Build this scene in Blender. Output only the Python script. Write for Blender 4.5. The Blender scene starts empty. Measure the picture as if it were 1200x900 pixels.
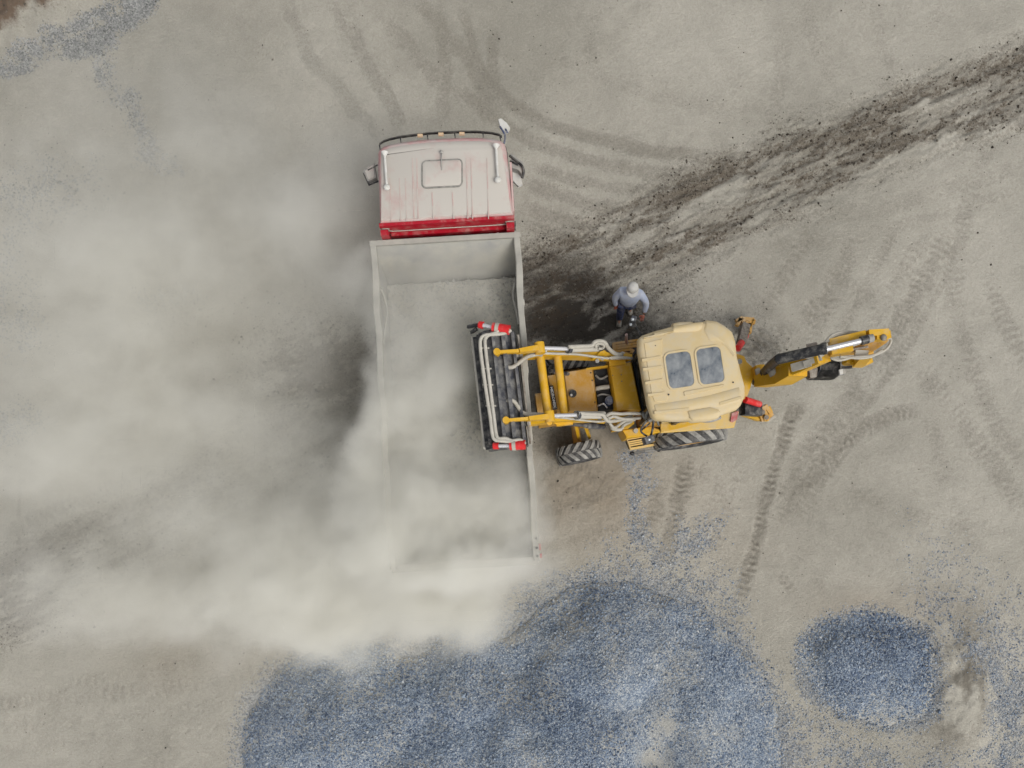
import bpy, bmesh, math, random
import numpy as np
from mathutils import Vector, Matrix, Quaternion
R = math.radians
random.seed(7)
scene = bpy.context.scene
COL = scene.collection

# ------------------------------------------------------------------ camera
F_PX, H_CAM, NX, NY = 832.0, 14.75, 600.0, 610.0
cam_d = bpy.data.cameras.new('camera')
cam = bpy.data.objects.new('camera', cam_d)
COL.objects.link(cam)
cam_d.sensor_width = 36.0
cam_d.lens = F_PX * 36.0 / 1200.0
cam_d.shift_y = (NY - 450.0) / 1200.0
cam_d.clip_start = 0.05
cam_d.clip_end = 3000
cam.location = (0, 0, H_CAM)
cam.rotation_euler = (0, 0, 0)
scene.camera = cam

# ------------------------------------------------------------------ light
SUN_AZ = R(138)      # measured from +Y towards +X
SUN_EL = R(54)
world = bpy.data.worlds.new('World')
scene.world = world
world.use_nodes = True
wn = world.node_tree.nodes
wl = world.node_tree.links
bg = wn['Background']
sky = wn.new('ShaderNodeTexSky')
sky.sky_type = 'NISHITA'
sky.sun_disc = False
sky.sun_elevation = SUN_EL
sky.sun_rotation = SUN_AZ
sky.air_density = 1.0
sky.dust_density = 4.0
sky.ozone_density = 1.0
hs = wn.new('ShaderNodeHueSaturation')
hs.inputs['Saturation'].default_value = 0.25
wl.new(sky.outputs[0], hs.inputs['Color'])
wl.new(hs.outputs[0], bg.inputs[0])
bg.inputs[1].default_value = 0.140
sun_d = bpy.data.lights.new('sun', 'SUN')
sun_d.energy = 1.2
sun_d.angle = R(24)
sun_d.color = (1.0, 0.965, 0.90)
sun = bpy.data.objects.new('sun', sun_d)
COL.objects.link(sun)
sdir = Vector((math.sin(SUN_AZ) * math.cos(SUN_EL), math.cos(SUN_AZ) * math.cos(SUN_EL), math.sin(SUN_EL)))
sun.rotation_euler = (-sdir).to_track_quat('-Z', 'Y').to_euler()
sun.location = (8, -8, 20)
scene.view_settings.view_transform = 'Standard'
scene.view_settings.look = 'None'
scene.view_settings.exposure = 0.12
scene.view_settings.gamma = 1.0
scene.view_settings.use_curve_mapping = False
scene.render.engine = 'CYCLES'
scene.cycles.volume_bounces = 6
scene.cycles.max_bounces = 10
scene.cycles.volume_step_rate = 2.6
scene.cycles.volume_max_steps = 128

# ------------------------------------------------------------------ mapping photo plan -> metres
def P(px, py, z=0.0):
    s = (H_CAM - z) / F_PX
    return Vector(((px - NX) * s, (NY - py) * s, z))

def zoomer(ox, oy, k):
    return lambda x, y, z: P(ox + x / k, oy + y / k, z)
Z2 = zoomer(540, 360, 5.0)
Z3 = zoomer(690, 310, 3.913)
Z1 = zoomer(420, 130, 5.4545)
ZB = zoomer(720, 480, 7.5)
ZS = zoomer(640, 480, 5.625)
Z6 = zoomer(880, 380, 11.25)
Z7 = zoomer(960, 375, 11.25)
Z8 = zoomer(850, 360, 6.0)

# ------------------------------------------------------------------ numpy noise
_tbl = {}
def vnoise(x, y, seed):
    if seed not in _tbl:
        _tbl[seed] = np.random.RandomState(seed).rand(256, 256)
    t = _tbl[seed]
    xi = np.floor(x).astype(int); yi = np.floor(y).astype(int)
    fx = x - xi; fy = y - yi
    fx = fx * fx * (3 - 2 * fx); fy = fy * fy * (3 - 2 * fy)
    x0 = xi % 256; x1 = (xi + 1) % 256; y0 = yi % 256; y1 = (yi + 1) % 256
    return (t[x0, y0] * (1 - fx) + t[x1, y0] * fx) * (1 - fy) + (t[x0, y1] * (1 - fx) + t[x1, y1] * fx) * fy
def fbm(x, y, seed, octv=4, gain=0.5):
    a = 1.0; s = 0; n = 0
    for i in range(octv):
        s = s + a * vnoise(x * 2.03 ** i + 17.3 * i, y * 2.03 ** i - 9.1 * i, seed + i)
        n += a; a *= gain
    return s / n
def sst(a, b, x):
    t = np.clip((x - a) / (b - a), 0, 1)
    return t * t * (3 - 2 * t)
def poly_dist(x, y, pts, closed=False):
    """distance to polyline, arc length at nearest point, signed side"""
    pts = [np.array(p, float) for p in pts]
    if closed: pts = pts + [pts[0]]
    best = np.full(x.shape, 1e9); arc = np.zeros(x.shape); sgn = np.zeros(x.shape)
    acc = 0.0
    for a, b in zip(pts[:-1], pts[1:]):
        d = b - a; L = np.hypot(*d); d = d / L
        t = np.clip((x - a[0]) * d[0] + (y - a[1]) * d[1], 0, L)
        ex = x - (a[0] + t * d[0]); ey = y - (a[1] + t * d[1])
        ds = np.hypot(ex, ey)
        m = ds < best
        best = np.where(m, ds, best)
        arc = np.where(m, acc + t, arc)
        sgn = np.where(m, d[0] * ey - d[1] * ex, sgn)
        acc += L
    return best, arc, sgn, acc
def in_poly(x, y, pts):
    inside = np.zeros(x.shape, bool)
    n = len(pts)
    for i in range(n):
        x0, y0 = pts[i]; x1, y1 = pts[(i + 1) % n]
        if y0 == y1: continue
        c = ((y0 > y) != (y1 > y)) & (x < (x1 - x0) * (y - y0) / (y1 - y0) + x0)
        inside ^= c
    return inside
def sdf(x, y, pts):
    d, _, _, _ = poly_dist(x, y, pts, True)
    return np.where(in_poly(x, y, pts), d, -d)
def smooth_line(pts, n=6):
    pts = [np.array(p, float) for p in pts]
    ext = [2 * pts[0] - pts[1]] + pts + [2 * pts[-1] - pts[-2]]
    out = []
    for i in range(1, len(ext) - 2):
        p0, p1, p2, p3 = ext[i - 1:i + 3]
        for k in range(n):
            t = k / n
            out.append(0.5 * ((2 * p1) + (-p0 + p2) * t + (2 * p0 - 5 * p1 + 4 * p2 - p3) * t * t + (-p0 + 3 * p1 - 3 * p2 + p3) * t ** 3))
    out.append(pts[-1])
    return out

# ------------------------------------------------------------------ material helpers
def new_mat(name):
    m = bpy.data.materials.new(name); m.use_nodes = True
    nt = m.node_tree
    return m, nt, nt.nodes['Principled BSDF']
DUST = (0.42, 0.40, 0.345)
def paint(name, col, rough=0.5, metal=0.0, dust=0.35, scale=6.0, var=0.15, bump=0.0, dustcol=DUST, top=0.25):
    """painted / metal / rubber surface carrying an uneven film of dust, thicker on faces that point up"""
    m, nt, b = new_mat(name)
    N = nt.nodes.new; L = nt.links.new
    tc = N('ShaderNodeTexCoord')
    n1 = N('ShaderNodeTexNoise'); n1.inputs['Scale'].default_value = scale; n1.inputs['Detail'].default_value = 6
    n1.inputs['Roughness'].default_value = 0.65
    L(tc.outputs['Object'], n1.inputs['Vector'])
    n2 = N('ShaderNodeTexNoise'); n2.inputs['Scale'].default_value = scale * 7; n2.inputs['Detail'].default_value = 4
    L(tc.outputs['Object'], n2.inputs['Vector'])
    geo = N('ShaderNodeNewGeometry')
    sx = N('ShaderNodeSeparateXYZ'); L(geo.outputs['Normal'], sx.inputs[0])
    up = N('ShaderNodeMath'); up.operation = 'MULTIPLY'; up.inputs[1].default_value = top; up.use_clamp = True
    L(sx.outputs['Z'], up.inputs[0])
    mr = N('ShaderNodeMapRange'); mr.inputs['From Min'].default_value = 0.36; mr.inputs['From Max'].default_value = 0.68
    mr.inputs['To Min'].default_value = dust - 0.28; mr.inputs['To Max'].default_value = dust + 0.28
    L(n1.outputs[0], mr.inputs['Value'])
    ad = N('ShaderNodeMath'); ad.operation = 'ADD'; L(mr.outputs[0], ad.inputs[0]); L(up.outputs[0], ad.inputs[1])
    mr2 = N('ShaderNodeMapRange'); mr2.inputs['To Min'].default_value = -0.14; mr2.inputs['To Max'].default_value = 0.14
    L(n2.outputs[0], mr2.inputs['Value'])
    ad2 = N('ShaderNodeMath'); ad2.operation = 'ADD'; ad2.use_clamp = True
    L(ad.outputs[0], ad2.inputs[0]); L(mr2.outputs[0], ad2.inputs[1])
    hsv = N('ShaderNodeHueSaturation'); hsv.inputs['Color'].default_value = (*col, 1)
    mr3 = N('ShaderNodeMapRange'); mr3.inputs['To Min'].default_value = 1 - var; mr3.inputs['To Max'].default_value = 1 + var
    L(n1.outputs[0], mr3.inputs['Value']); L(mr3.outputs[0], hsv.inputs['Value'])
    mx = N('ShaderNodeMixRGB'); L(ad2.outputs[0], mx.inputs[0]); L(hsv.outputs[0], mx.inputs[1]); mx.inputs[2].default_value = (*dustcol, 1)
    L(mx.outputs[0], b.inputs['Base Color'])
    mrr = N('ShaderNodeMapRange'); mrr.inputs['To Min'].default_value = rough; mrr.inputs['To Max'].default_value = min(1, rough + 0.45)
    L(ad2.outputs[0], mrr.inputs['Value']); L(mrr.outputs[0], b.inputs['Roughness'])
    if metal:
        inv = N('ShaderNodeMath'); inv.operation = 'MULTIPLY_ADD'; inv.inputs[1].default_value = -metal; inv.inputs[2].default_value = metal
        L(ad2.outputs[0], inv.inputs[0]); L(inv.outputs[0], b.inputs['Metallic'])
    if bump:
        bp = N('ShaderNodeBump'); bp.inputs['Strength'].default_value = bump; bp.inputs['Distance'].default_value = 0.01
        L(n2.outputs[0], bp.inputs['Height']); L(bp.outputs[0], b.inputs['Normal'])
    return m

M = {}
M['yellow'] = paint('machine_yellow', (0.58, 0.325, 0.010), 0.42, dust=-.04, scale=4, var=0.22, top=0.10)
M['yellow_dusty'] = paint('dusty_yellow', (0.48, 0.245, 0.022), 0.55, dust=0.12, scale=3, var=0.25, top=0.12)
M['cream'] = paint('cream_roof', (0.545, 0.425, 0.225), 0.6, dust=0.16, scale=4, var=0.16, top=0.05)
M['cream_yellow'] = paint('fender_yellow', (0.66, 0.42, 0.07), 0.55, dust=0.2, scale=4, top=0.15)
M['black'] = paint('black_paint', (0.012, 0.012, 0.014), 0.4, dust=0.06, scale=7, top=0.05)
M['dark_steel'] = paint('bucket_steel', (0.035, 0.038, 0.05), 0.42, dust=0.12, scale=5, var=0.3, top=0.10)
M['rubber'] = paint('tyre_rubber', (0.02, 0.02, 0.022), 0.85, dust=0.10, scale=7, top=0.16, dustcol=(0.30, 0.29, 0.27))
M['lug'] = paint('tyre_lug', (0.05, 0.05, 0.05), 0.9, dust=0.55, scale=9, top=0.2, dustcol=(0.36, 0.35, 0.32))
M['clean_black'] = paint('dustless_black', (0.010, 0.010, 0.011), 0.7, dust=-.1, scale=7, top=0.0)  # plain black without a dust film, for openings and gaps
M['hose'] = paint('pale_hose', (0.26, 0.24, 0.20), 0.8, dust=0.60, scale=8, var=0.25, dustcol=(0.43, 0.405, 0.345))
M['hose_pale'] = paint('pale_dusty_hose', (0.28, 0.265, 0.22), 0.8, dust=0.6, scale=8, var=0.3, dustcol=(0.47, 0.445, 0.385))
M['chrome'] = paint('cylinder_rod', (0.62, 0.62, 0.64), 0.25, metal=0.55, dust=0.15, scale=8, top=0.15)
M['barrel'] = paint('dusty_barrel', (0.40, 0.37, 0.30), 0.7, dust=0.6, scale=8, dustcol=(0.43, 0.41, 0.36))
M['red'] = paint('red_paint', (0.58, 0.012, 0.014), 0.38, dust=0.02, scale=6, top=0.04)
M['cab_red'] = paint('cab_red', (0.36, 0.004, 0.016), 0.35, dust=0.03, scale=5, top=0.04)
M['cab_dusty'] = paint('cab_dust_film', (0.42, 0.12, 0.12), 0.6, dust=0.84, scale=1.6, top=0.22, var=0.1, dustcol=(0.46, 0.43, 0.385))
M['cab_pink'] = paint('cab_thin_dust_film', (0.50, 0.09, 0.10), 0.55, dust=0.70, scale=2.5, top=0.12, var=0.1, dustcol=(0.48, 0.43, 0.40))
M['cab_rib'] = paint('cab_rib_film', (0.45, 0.14, 0.14), 0.6, dust=0.62, scale=3, top=0.2, dustcol=(0.46, 0.43, 0.385))
M['bed'] = paint('dusty_bed_steel', (0.25, 0.26, 0.28), 0.6, dust=0.72, scale=1.8, top=0.25, var=0.2, dustcol=(0.44, 0.425, 0.37))
M['rail'] = paint('bed_rail', (0.24, 0.235, 0.21), 0.7, dust=0.55, scale=3, top=0.2, var=.25, dustcol=(0.38, 0.365, 0.318))
M['white'] = paint('white_plastic', (0.62, 0.62, 0.60), 0.45, dust=0.25, scale=6)
M['grey'] = paint('grey_steel', (0.16, 0.16, 0.165), 0.5, dust=0.3, scale=6)
M['orange_lens'] = paint('marker_lens', (0.60, 0.36, 0.16), 0.3, dust=0.3, scale=8)
M['red_lens'] = paint('tail_lens', (0.42, 0.03, 0.035), 0.3, dust=0.12, scale=8)
M['head_lens'] = paint('head_lens', (0.7, 0.7, 0.72), 0.15, dust=0.2, scale=8)
M['blue_plastic'] = paint('blue_plastic', (0.02, 0.04, 0.12), 0.4, dust=0.08, scale=8)
M['mirror_glass'] = paint('mirror_glass', (0.5, 0.55, 0.6), 0.1, metal=0.7, dust=0.2, scale=5)
M['glass'] = paint('dark_window_glass', (0.015, 0.02, 0.024), 0.12, dust=0.12, scale=4)
M['roof_glass'] = paint('dusty_roof_glass', (0.088, 0.105, 0.125), 0.25, dust=0.32, scale=4, var=0.2, top=0.0, dustcol=(0.36, 0.37, 0.36))
M['brown'] = paint('rusty_steel', (0.10, 0.065, 0.045), 0.8, dust=0.25, scale=12, var=0.4)
M['seal'] = paint('rubber_seal', (0.05, 0.055, 0.05), 0.8, dust=0.5, scale=9, dustcol=(0.3, 0.29, 0.26))
M['shirt'] = paint('pale_blue_cloth', (0.42, 0.48, 0.62), 0.95, dust=0.10, scale=9, var=0.2, bump=0.4)
M['vest'] = paint('grey_blue_cloth', (0.27, 0.29, 0.38), 0.95, dust=0.10, scale=9, var=0.2, bump=0.4)
M['jeans'] = paint('blue_denim', (0.04, 0.06, 0.16), 0.95, dust=0.08, scale=14, var=0.3, bump=0.4)
M['skin'] = paint('skin', (0.30, 0.15, 0.095), 0.6, dust=0.0, scale=8, top=0)
M['glove'] = paint('orange_glove', (0.42, 0.075, 0.03), 0.8, dust=0.05, scale=14, var=0.3)
M['cap'] = paint('pale_cap', (0.50, 0.50, 0.49), 0.8, dust=0.2, scale=10, var=0.1)
M['boot'] = paint('dark_boot', (0.03, 0.022, 0.018), 0.8, dust=0.35, scale=10)
M['hair'] = paint('dark_hair', (0.012, 0.01, 0.009), 0.8, dust=0.02, scale=20)
M['text_white'] = paint('white_letters', (0.72, 0.72, 0.70), 0.6, dust=0.12, scale=20, top=0)

# ------------------------------------------------------------------ object helpers
WM = {}
def thing(name, label, cat, loc, rotz=0.0, group=None, kind=None):
    o = bpy.data.objects.new(name, None)
    o.empty_display_size = 0.2
    COL.objects.link(o)
    o.location = loc; o.rotation_euler = (0, 0, rotz)
    o['label'] = label; o['category'] = cat
    if group: o['group'] = group
    if kind: o['kind'] = kind
    WM[o.name] = Matrix.Translation(Vector(loc)) @ Matrix.Rotation(rotz, 4, 'Z')
    return o
def link_mesh(name, me, mats, parent=None, label=None, origin=None):
    """me holds world coordinates; the object gets its own origin and is parented"""
    for m in (mats if isinstance(mats, (list, tuple)) else [mats]):
        me.materials.append(m)
    o = bpy.data.objects.new(name, me)
    COL.objects.link(o)
    n = len(me.vertices)
    co = np.empty(n * 3); me.vertices.foreach_get('co', co); co = co.reshape(-1, 3)
    if parent is not None:
        W = WM[parent.name]
        Wi = np.array(W.inverted())
        co = co @ Wi[:3, :3].T + Wi[:3, 3]
        c = (co.min(0) + co.max(0)) / 2
        co = co - c
        o.parent = parent
        o.location = Vector(c)
        WM[o.name] = W @ Matrix.Translation(Vector(c))
    else:
        c = (co.min(0) + co.max(0)) / 2 if origin is None else np.array(origin)
        if origin is None: c[2] = co[:, 2].min()
        co = co - c
        o.location = Vector(c)
        WM[o.name] = Matrix.Translation(Vector(c))
    me.vertices.foreach_set('co', np.ascontiguousarray(co).ravel())
    me.update()
    if label: o['label'] = label
    return o
def islands(bm):
    bm.verts.ensure_lookup_table(); bm.verts.index_update()
    seen = set(); out = []
    for v in bm.verts:
        if v in seen: continue
        st = [v]; seen.add(v); grp = []
        while st:
            a = st.pop(); grp.append(a)
            for e in a.link_edges:
                b = e.other_vert(a)
                if b not in seen: seen.add(b); st.append(b)
        out.append(grp)
    return out
def each(name, bm, mat, parent, **kw):
    """every loose piece of the mesh becomes a part of its own"""
    groups = islands(bm); first = None
    for g in groups:
        nbm = bmesh.new(); mp = {v: nbm.verts.new(v.co) for v in g}
        fs = set(f for v in g for f in v.link_faces)
        for f in fs: nbm.faces.new([mp[v] for v in f.verts])
        o = part(name, nbm, mat, parent, **kw)
        first = first or o
    bm.free()
    return first
def part(name, bm, mat, parent, smooth=False, bevel=0.0, label=None, seg=2):
    if bevel:
        ed = [e for e in bm.edges if len(e.link_faces) == 2 and e.calc_face_angle(0) > R(32)]
        bmesh.ops.bevel(bm, geom=ed, offset=bevel, segments=seg, profile=0.6, affect='EDGES', clamp_overlap=True)
    bmesh.ops.recalc_face_normals(bm, faces=bm.faces[:])
    me = bpy.data.meshes.new(name)
    bm.to_mesh(me); bm.free()
    if smooth:
        for p in me.polygons: p.use_smooth = True
        if smooth == 'auto':
            me.set_sharp_from_angle(angle=R(40))
    return link_mesh(name, me, mat, parent, label)
def nb(): return bmesh.new()

def hexa(bm, pts):
    """8 corners: bottom ring 4, top ring 4"""
    v = [bm.verts.new(p) for p in pts]
    for f in ((3, 2, 1, 0), (4, 5, 6, 7), (0, 1, 5, 4), (1, 2, 6, 5), (2, 3, 7, 6), (3, 0, 4, 7)):
        bm.faces.new([v[i] for i in f])
    return v
def box(bm, c, s, mtx=None):
    x, y, z = s[0] / 2, s[1] / 2, s[2] / 2
    pts = [Vector((-x, -y, -z)), Vector((x, -y, -z)), Vector((x, y, -z)), Vector((-x, y, -z)),
           Vector((-x, -y, z)), Vector((x, -y, z)), Vector((x, y, z)), Vector((-x, y, z))]
    pts = [Vector(c) + p for p in pts]
    if mtx is not None: pts = [mtx @ p for p in pts]
    hexa(bm, pts)
def prism(bm, pts, thick):
    """flat polygon (3D points) extruded by the vector 'thick'"""
    thick = Vector(thick)
    a = [bm.verts.new(p) for p in pts]
    b = [bm.verts.new(Vector(p) + thick) for p in pts]
    bm.faces.new(a[::-1]); bm.faces.new(b)
    n = len(pts)
    for i in range(n):
        bm.faces.new((a[i], a[(i + 1) % n], b[(i + 1) % n], b[i]))
def loft(bm, rings, cap0=True, cap1=True):
    vs = [[bm.verts.new(p) for p in r] for r in rings]
    n = len(vs[0])
    for a, b in zip(vs[:-1], vs[1:]):
        for i in range(n):
            bm.faces.new((a[i], a[(i + 1) % n], b[(i + 1) % n], b[i]))
    if cap0: bm.faces.new(vs[0][::-1])
    if cap1: bm.faces.new(vs[-1])
def frame_of(d):
    d = d.normalized()
    up = Vector((0, 0, 1)) if abs(d.z) < 0.95 else Vector((1, 0, 0))
    x = d.cross(up).normalized(); y = x.cross(d).normalized()
    return x, y, d
def beam(bm, p, q, w, h, w2=None, h2=None):
    """rectangular bar; w across, h in the up direction"""
    p = Vector(p); q = Vector(q)
    x, y, _ = frame_of(q - p)
    w2 = w if w2 is None else w2; h2 = h if h2 is None else h2
    r = []
    for c, ww, hh in ((p, w, h), (q, w2, h2)):
        r += [c - x * ww / 2 - y * hh / 2, c + x * ww / 2 - y * hh / 2, c + x * ww / 2 + y * hh / 2, c - x * ww / 2 + y * hh / 2]
    hexa(bm, r)
def cyl(bm, p, q, r, r2=None, n=16):
    p = Vector(p); q = Vector(q); x, y, _ = frame_of(q - p)
    r2 = r if r2 is None else r2
    rings = []
    for c, rr in ((p, r), (q, r2)):
        rings.append([c + x * rr * math.cos(2 * math.pi * i / n) + y * rr * math.sin(2 * math.pi * i / n) for i in range(n)])
    loft(bm, rings)
def tube(bm, pts, r, n=8, sub=5):
    pts = [Vector(p) for p in pts]
    if sub > 1 and len(pts) > 2:
        pts = [Vector(p) for p in smooth_line(pts, sub)]
    rings = []
    px = None
    for i, c in enumerate(pts):
        d = (pts[min(i + 1, len(pts) - 1)] - pts[max(i - 1, 0)]).normalized()
        if px is None:
            x, y, _ = frame_of(d)
        else:
            x = (px - d * px.dot(d)).normalized(); y = d.cross(x)
        px = x
        rings.append([c + x * r * math.cos(2 * math.pi * k / n) + y * r * math.sin(2 * math.pi * k / n) for k in range(n)])
    loft(bm, rings)
def lathe(bm, c, axis, prof, n=32):
    """prof: list of (along axis, radius); closed loop profile"""
    c = Vector(c); x, y, d = frame_of(Vector(axis))
    rings = []
    for i in range(n):
        a = 2 * math.pi * i / n
        u = x * math.cos(a) + y * math.sin(a)
        rings.append([bm.verts.new(c + d * t + u * r) for t, r in prof])
    m = len(prof)
    for i in range(n):
        A = rings[i]; B_ = rings[(i + 1) % n]
        for k in range(m):
            f = (A[k], A[(k + 1) % m], B_[(k + 1) % m], B_[k])
            bm.faces.new(f)
def blob(bm, c, s, mtx=None, u=16, v=10):
    r = bmesh.ops.create_uvsphere(bm, u_segments=u, v_segments=v, radius=1.0)
    S = Matrix.Diagonal((*s, 1))
    T = Matrix.Translation(Vector(c)) @ (mtx if mtx is not None else Matrix()) @ S
    bmesh.ops.transform(bm, matrix=T, verts=r['verts'])
def rrect(cx, cy, w, h, r, n=5):
    out = []
    for sx, sy, a0 in ((1, 1, 0), (-1, 1, 90), (-1, -1, 180), (1, -1, 270)):
        for k in range(n):
            a = R(a0 + 90 * k / (n - 1))
            out.append((cx + sx * (w / 2 - r) + r * math.cos(a), cy + sy * (h / 2 - r) + r * math.sin(a)))
    return out
def inset(pts, d):
    """move a closed outline of 3D points towards its centroid by about d metres (in plan)"""
    c = sum((Vector(p) for p in pts), Vector()) / len(pts)
    out = []
    n = len(pts)
    for i in range(n):
        a = Vector(pts[i - 1]); b = Vector(pts[(i + 1) % n]); p = Vector(pts[i])
        t = b - a; nrm = Vector((-t.y, t.x, 0)).normalized()
        if nrm.dot(c - p) < 0: nrm = -nrm
        out.append(p + nrm * d)
    return out
def at_z(pts, z): return [Vector((p[0], p[1], z)) for p in pts]

def wheel(parent, c, axis, rad, width, rim_mat, lugs=0, outside=1, chevron=0.5):
    """tyre + rim + lugs, named parts under one wheel part"""
    axis = Vector(axis).normalized()
    bm = nb()
    w = width / 2; ri = rad * 0.56
    prof = [(-w * 0.80, ri), (-w * 0.98, rad * 0.72), (-w, rad * 0.84), (-w * 0.90, rad * 0.955), (-w * 0.6, rad * 0.985), (0, rad), (w * 0.6, rad * 0.985),
            (w * 0.90, rad * 0.955), (w, rad * 0.84), (w * 0.98, rad * 0.72), (w * 0.80, ri)]
    lathe(bm, c, axis, prof, 48)
    ty = part('wheel', bm, M['rubber'], parent, smooth=True)
    if lugs:
        bm = nb()
        x, y, d = frame_of(axis)
        for i in range(lugs):
            for s in (-1, 1):
                a0 = 2 * math.pi * (i + (0.5 if s > 0 else 0)) / lugs
                pts_o, pts_i = [], []
                seg = 4
                lw = 2 * math.pi / lugs * 0.23
                for k in range(seg + 1):
                    t = k / seg
                    off = s * w * (0.02 + 0.94 * t)
                    aa = a0 - chevron * (1 - t) * 2 * math.pi / lugs * 1.5
                    drop = rad * 0.05 * t ** 3
                    for lst, rr in ((pts_o, rad * 1.045 - drop), (pts_i, rad * 0.95 - drop)):
                        for da in (-lw, lw):
                            u = x * math.cos(aa + da) + y * math.sin(aa + da)
                            lst.append(Vector(c) + d * off + u * rr)
                for k in range(seg):
                    j = 2 * k
                    hexa(bm, [pts_i[j], pts_i[j + 1], pts_i[j + 3], pts_i[j + 2], pts_o[j], pts_o[j + 1], pts_o[j + 3], pts_o[j + 2]])
        bmesh.ops.remove_doubles(bm, verts=bm.verts[:], dist=0.0005)
        part('tread', bm, M['lug'], ty)
    bm = nb()
    prof = [(-w * 0.78, ri * 1.02), (-w * 0.70, ri * 0.9), (-w * 0.2, ri * 0.78), (w * 0.2 * outside, ri * 0.3), (w * 0.34 * outside, ri * 0.22), (w * 0.34 * outside, 0.004),
            (w * 0.1 * outside, 0.004), (w * 0.08 * outside, ri * 0.6), (w * 0.70, ri * 0.9), (w * 0.78, ri * 1.02)]
    lathe(bm, c, axis, prof, 32)
    x, y, d = frame_of(axis)
    for i in range(8):
        u = x * math.cos(i * math.pi / 4) + y * math.sin(i * math.pi / 4)
        b0 = Vector(c) + u * ri * 0.42
        cyl(bm, b0 + d * outside * w * 0.1, b0 + d * outside * w * 0.26, 0.018, n=8)
    part('rim', bm, rim_mat, ty, smooth='auto')
    return ty

# ================================================================== GROUND
G = 56.407
def to_px(X, Y): return X * G + NX, NY - Y * G
BAND = smooth_line([(-260, 830), (-120, 755), (0, 700), (150, 622), (300, 535), (440, 450), (610, 352), (720, 305), (830, 248), (960, 190), (1080, 143), (1200, 100), (1330, 55), (1500, 0)], 3)
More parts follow.
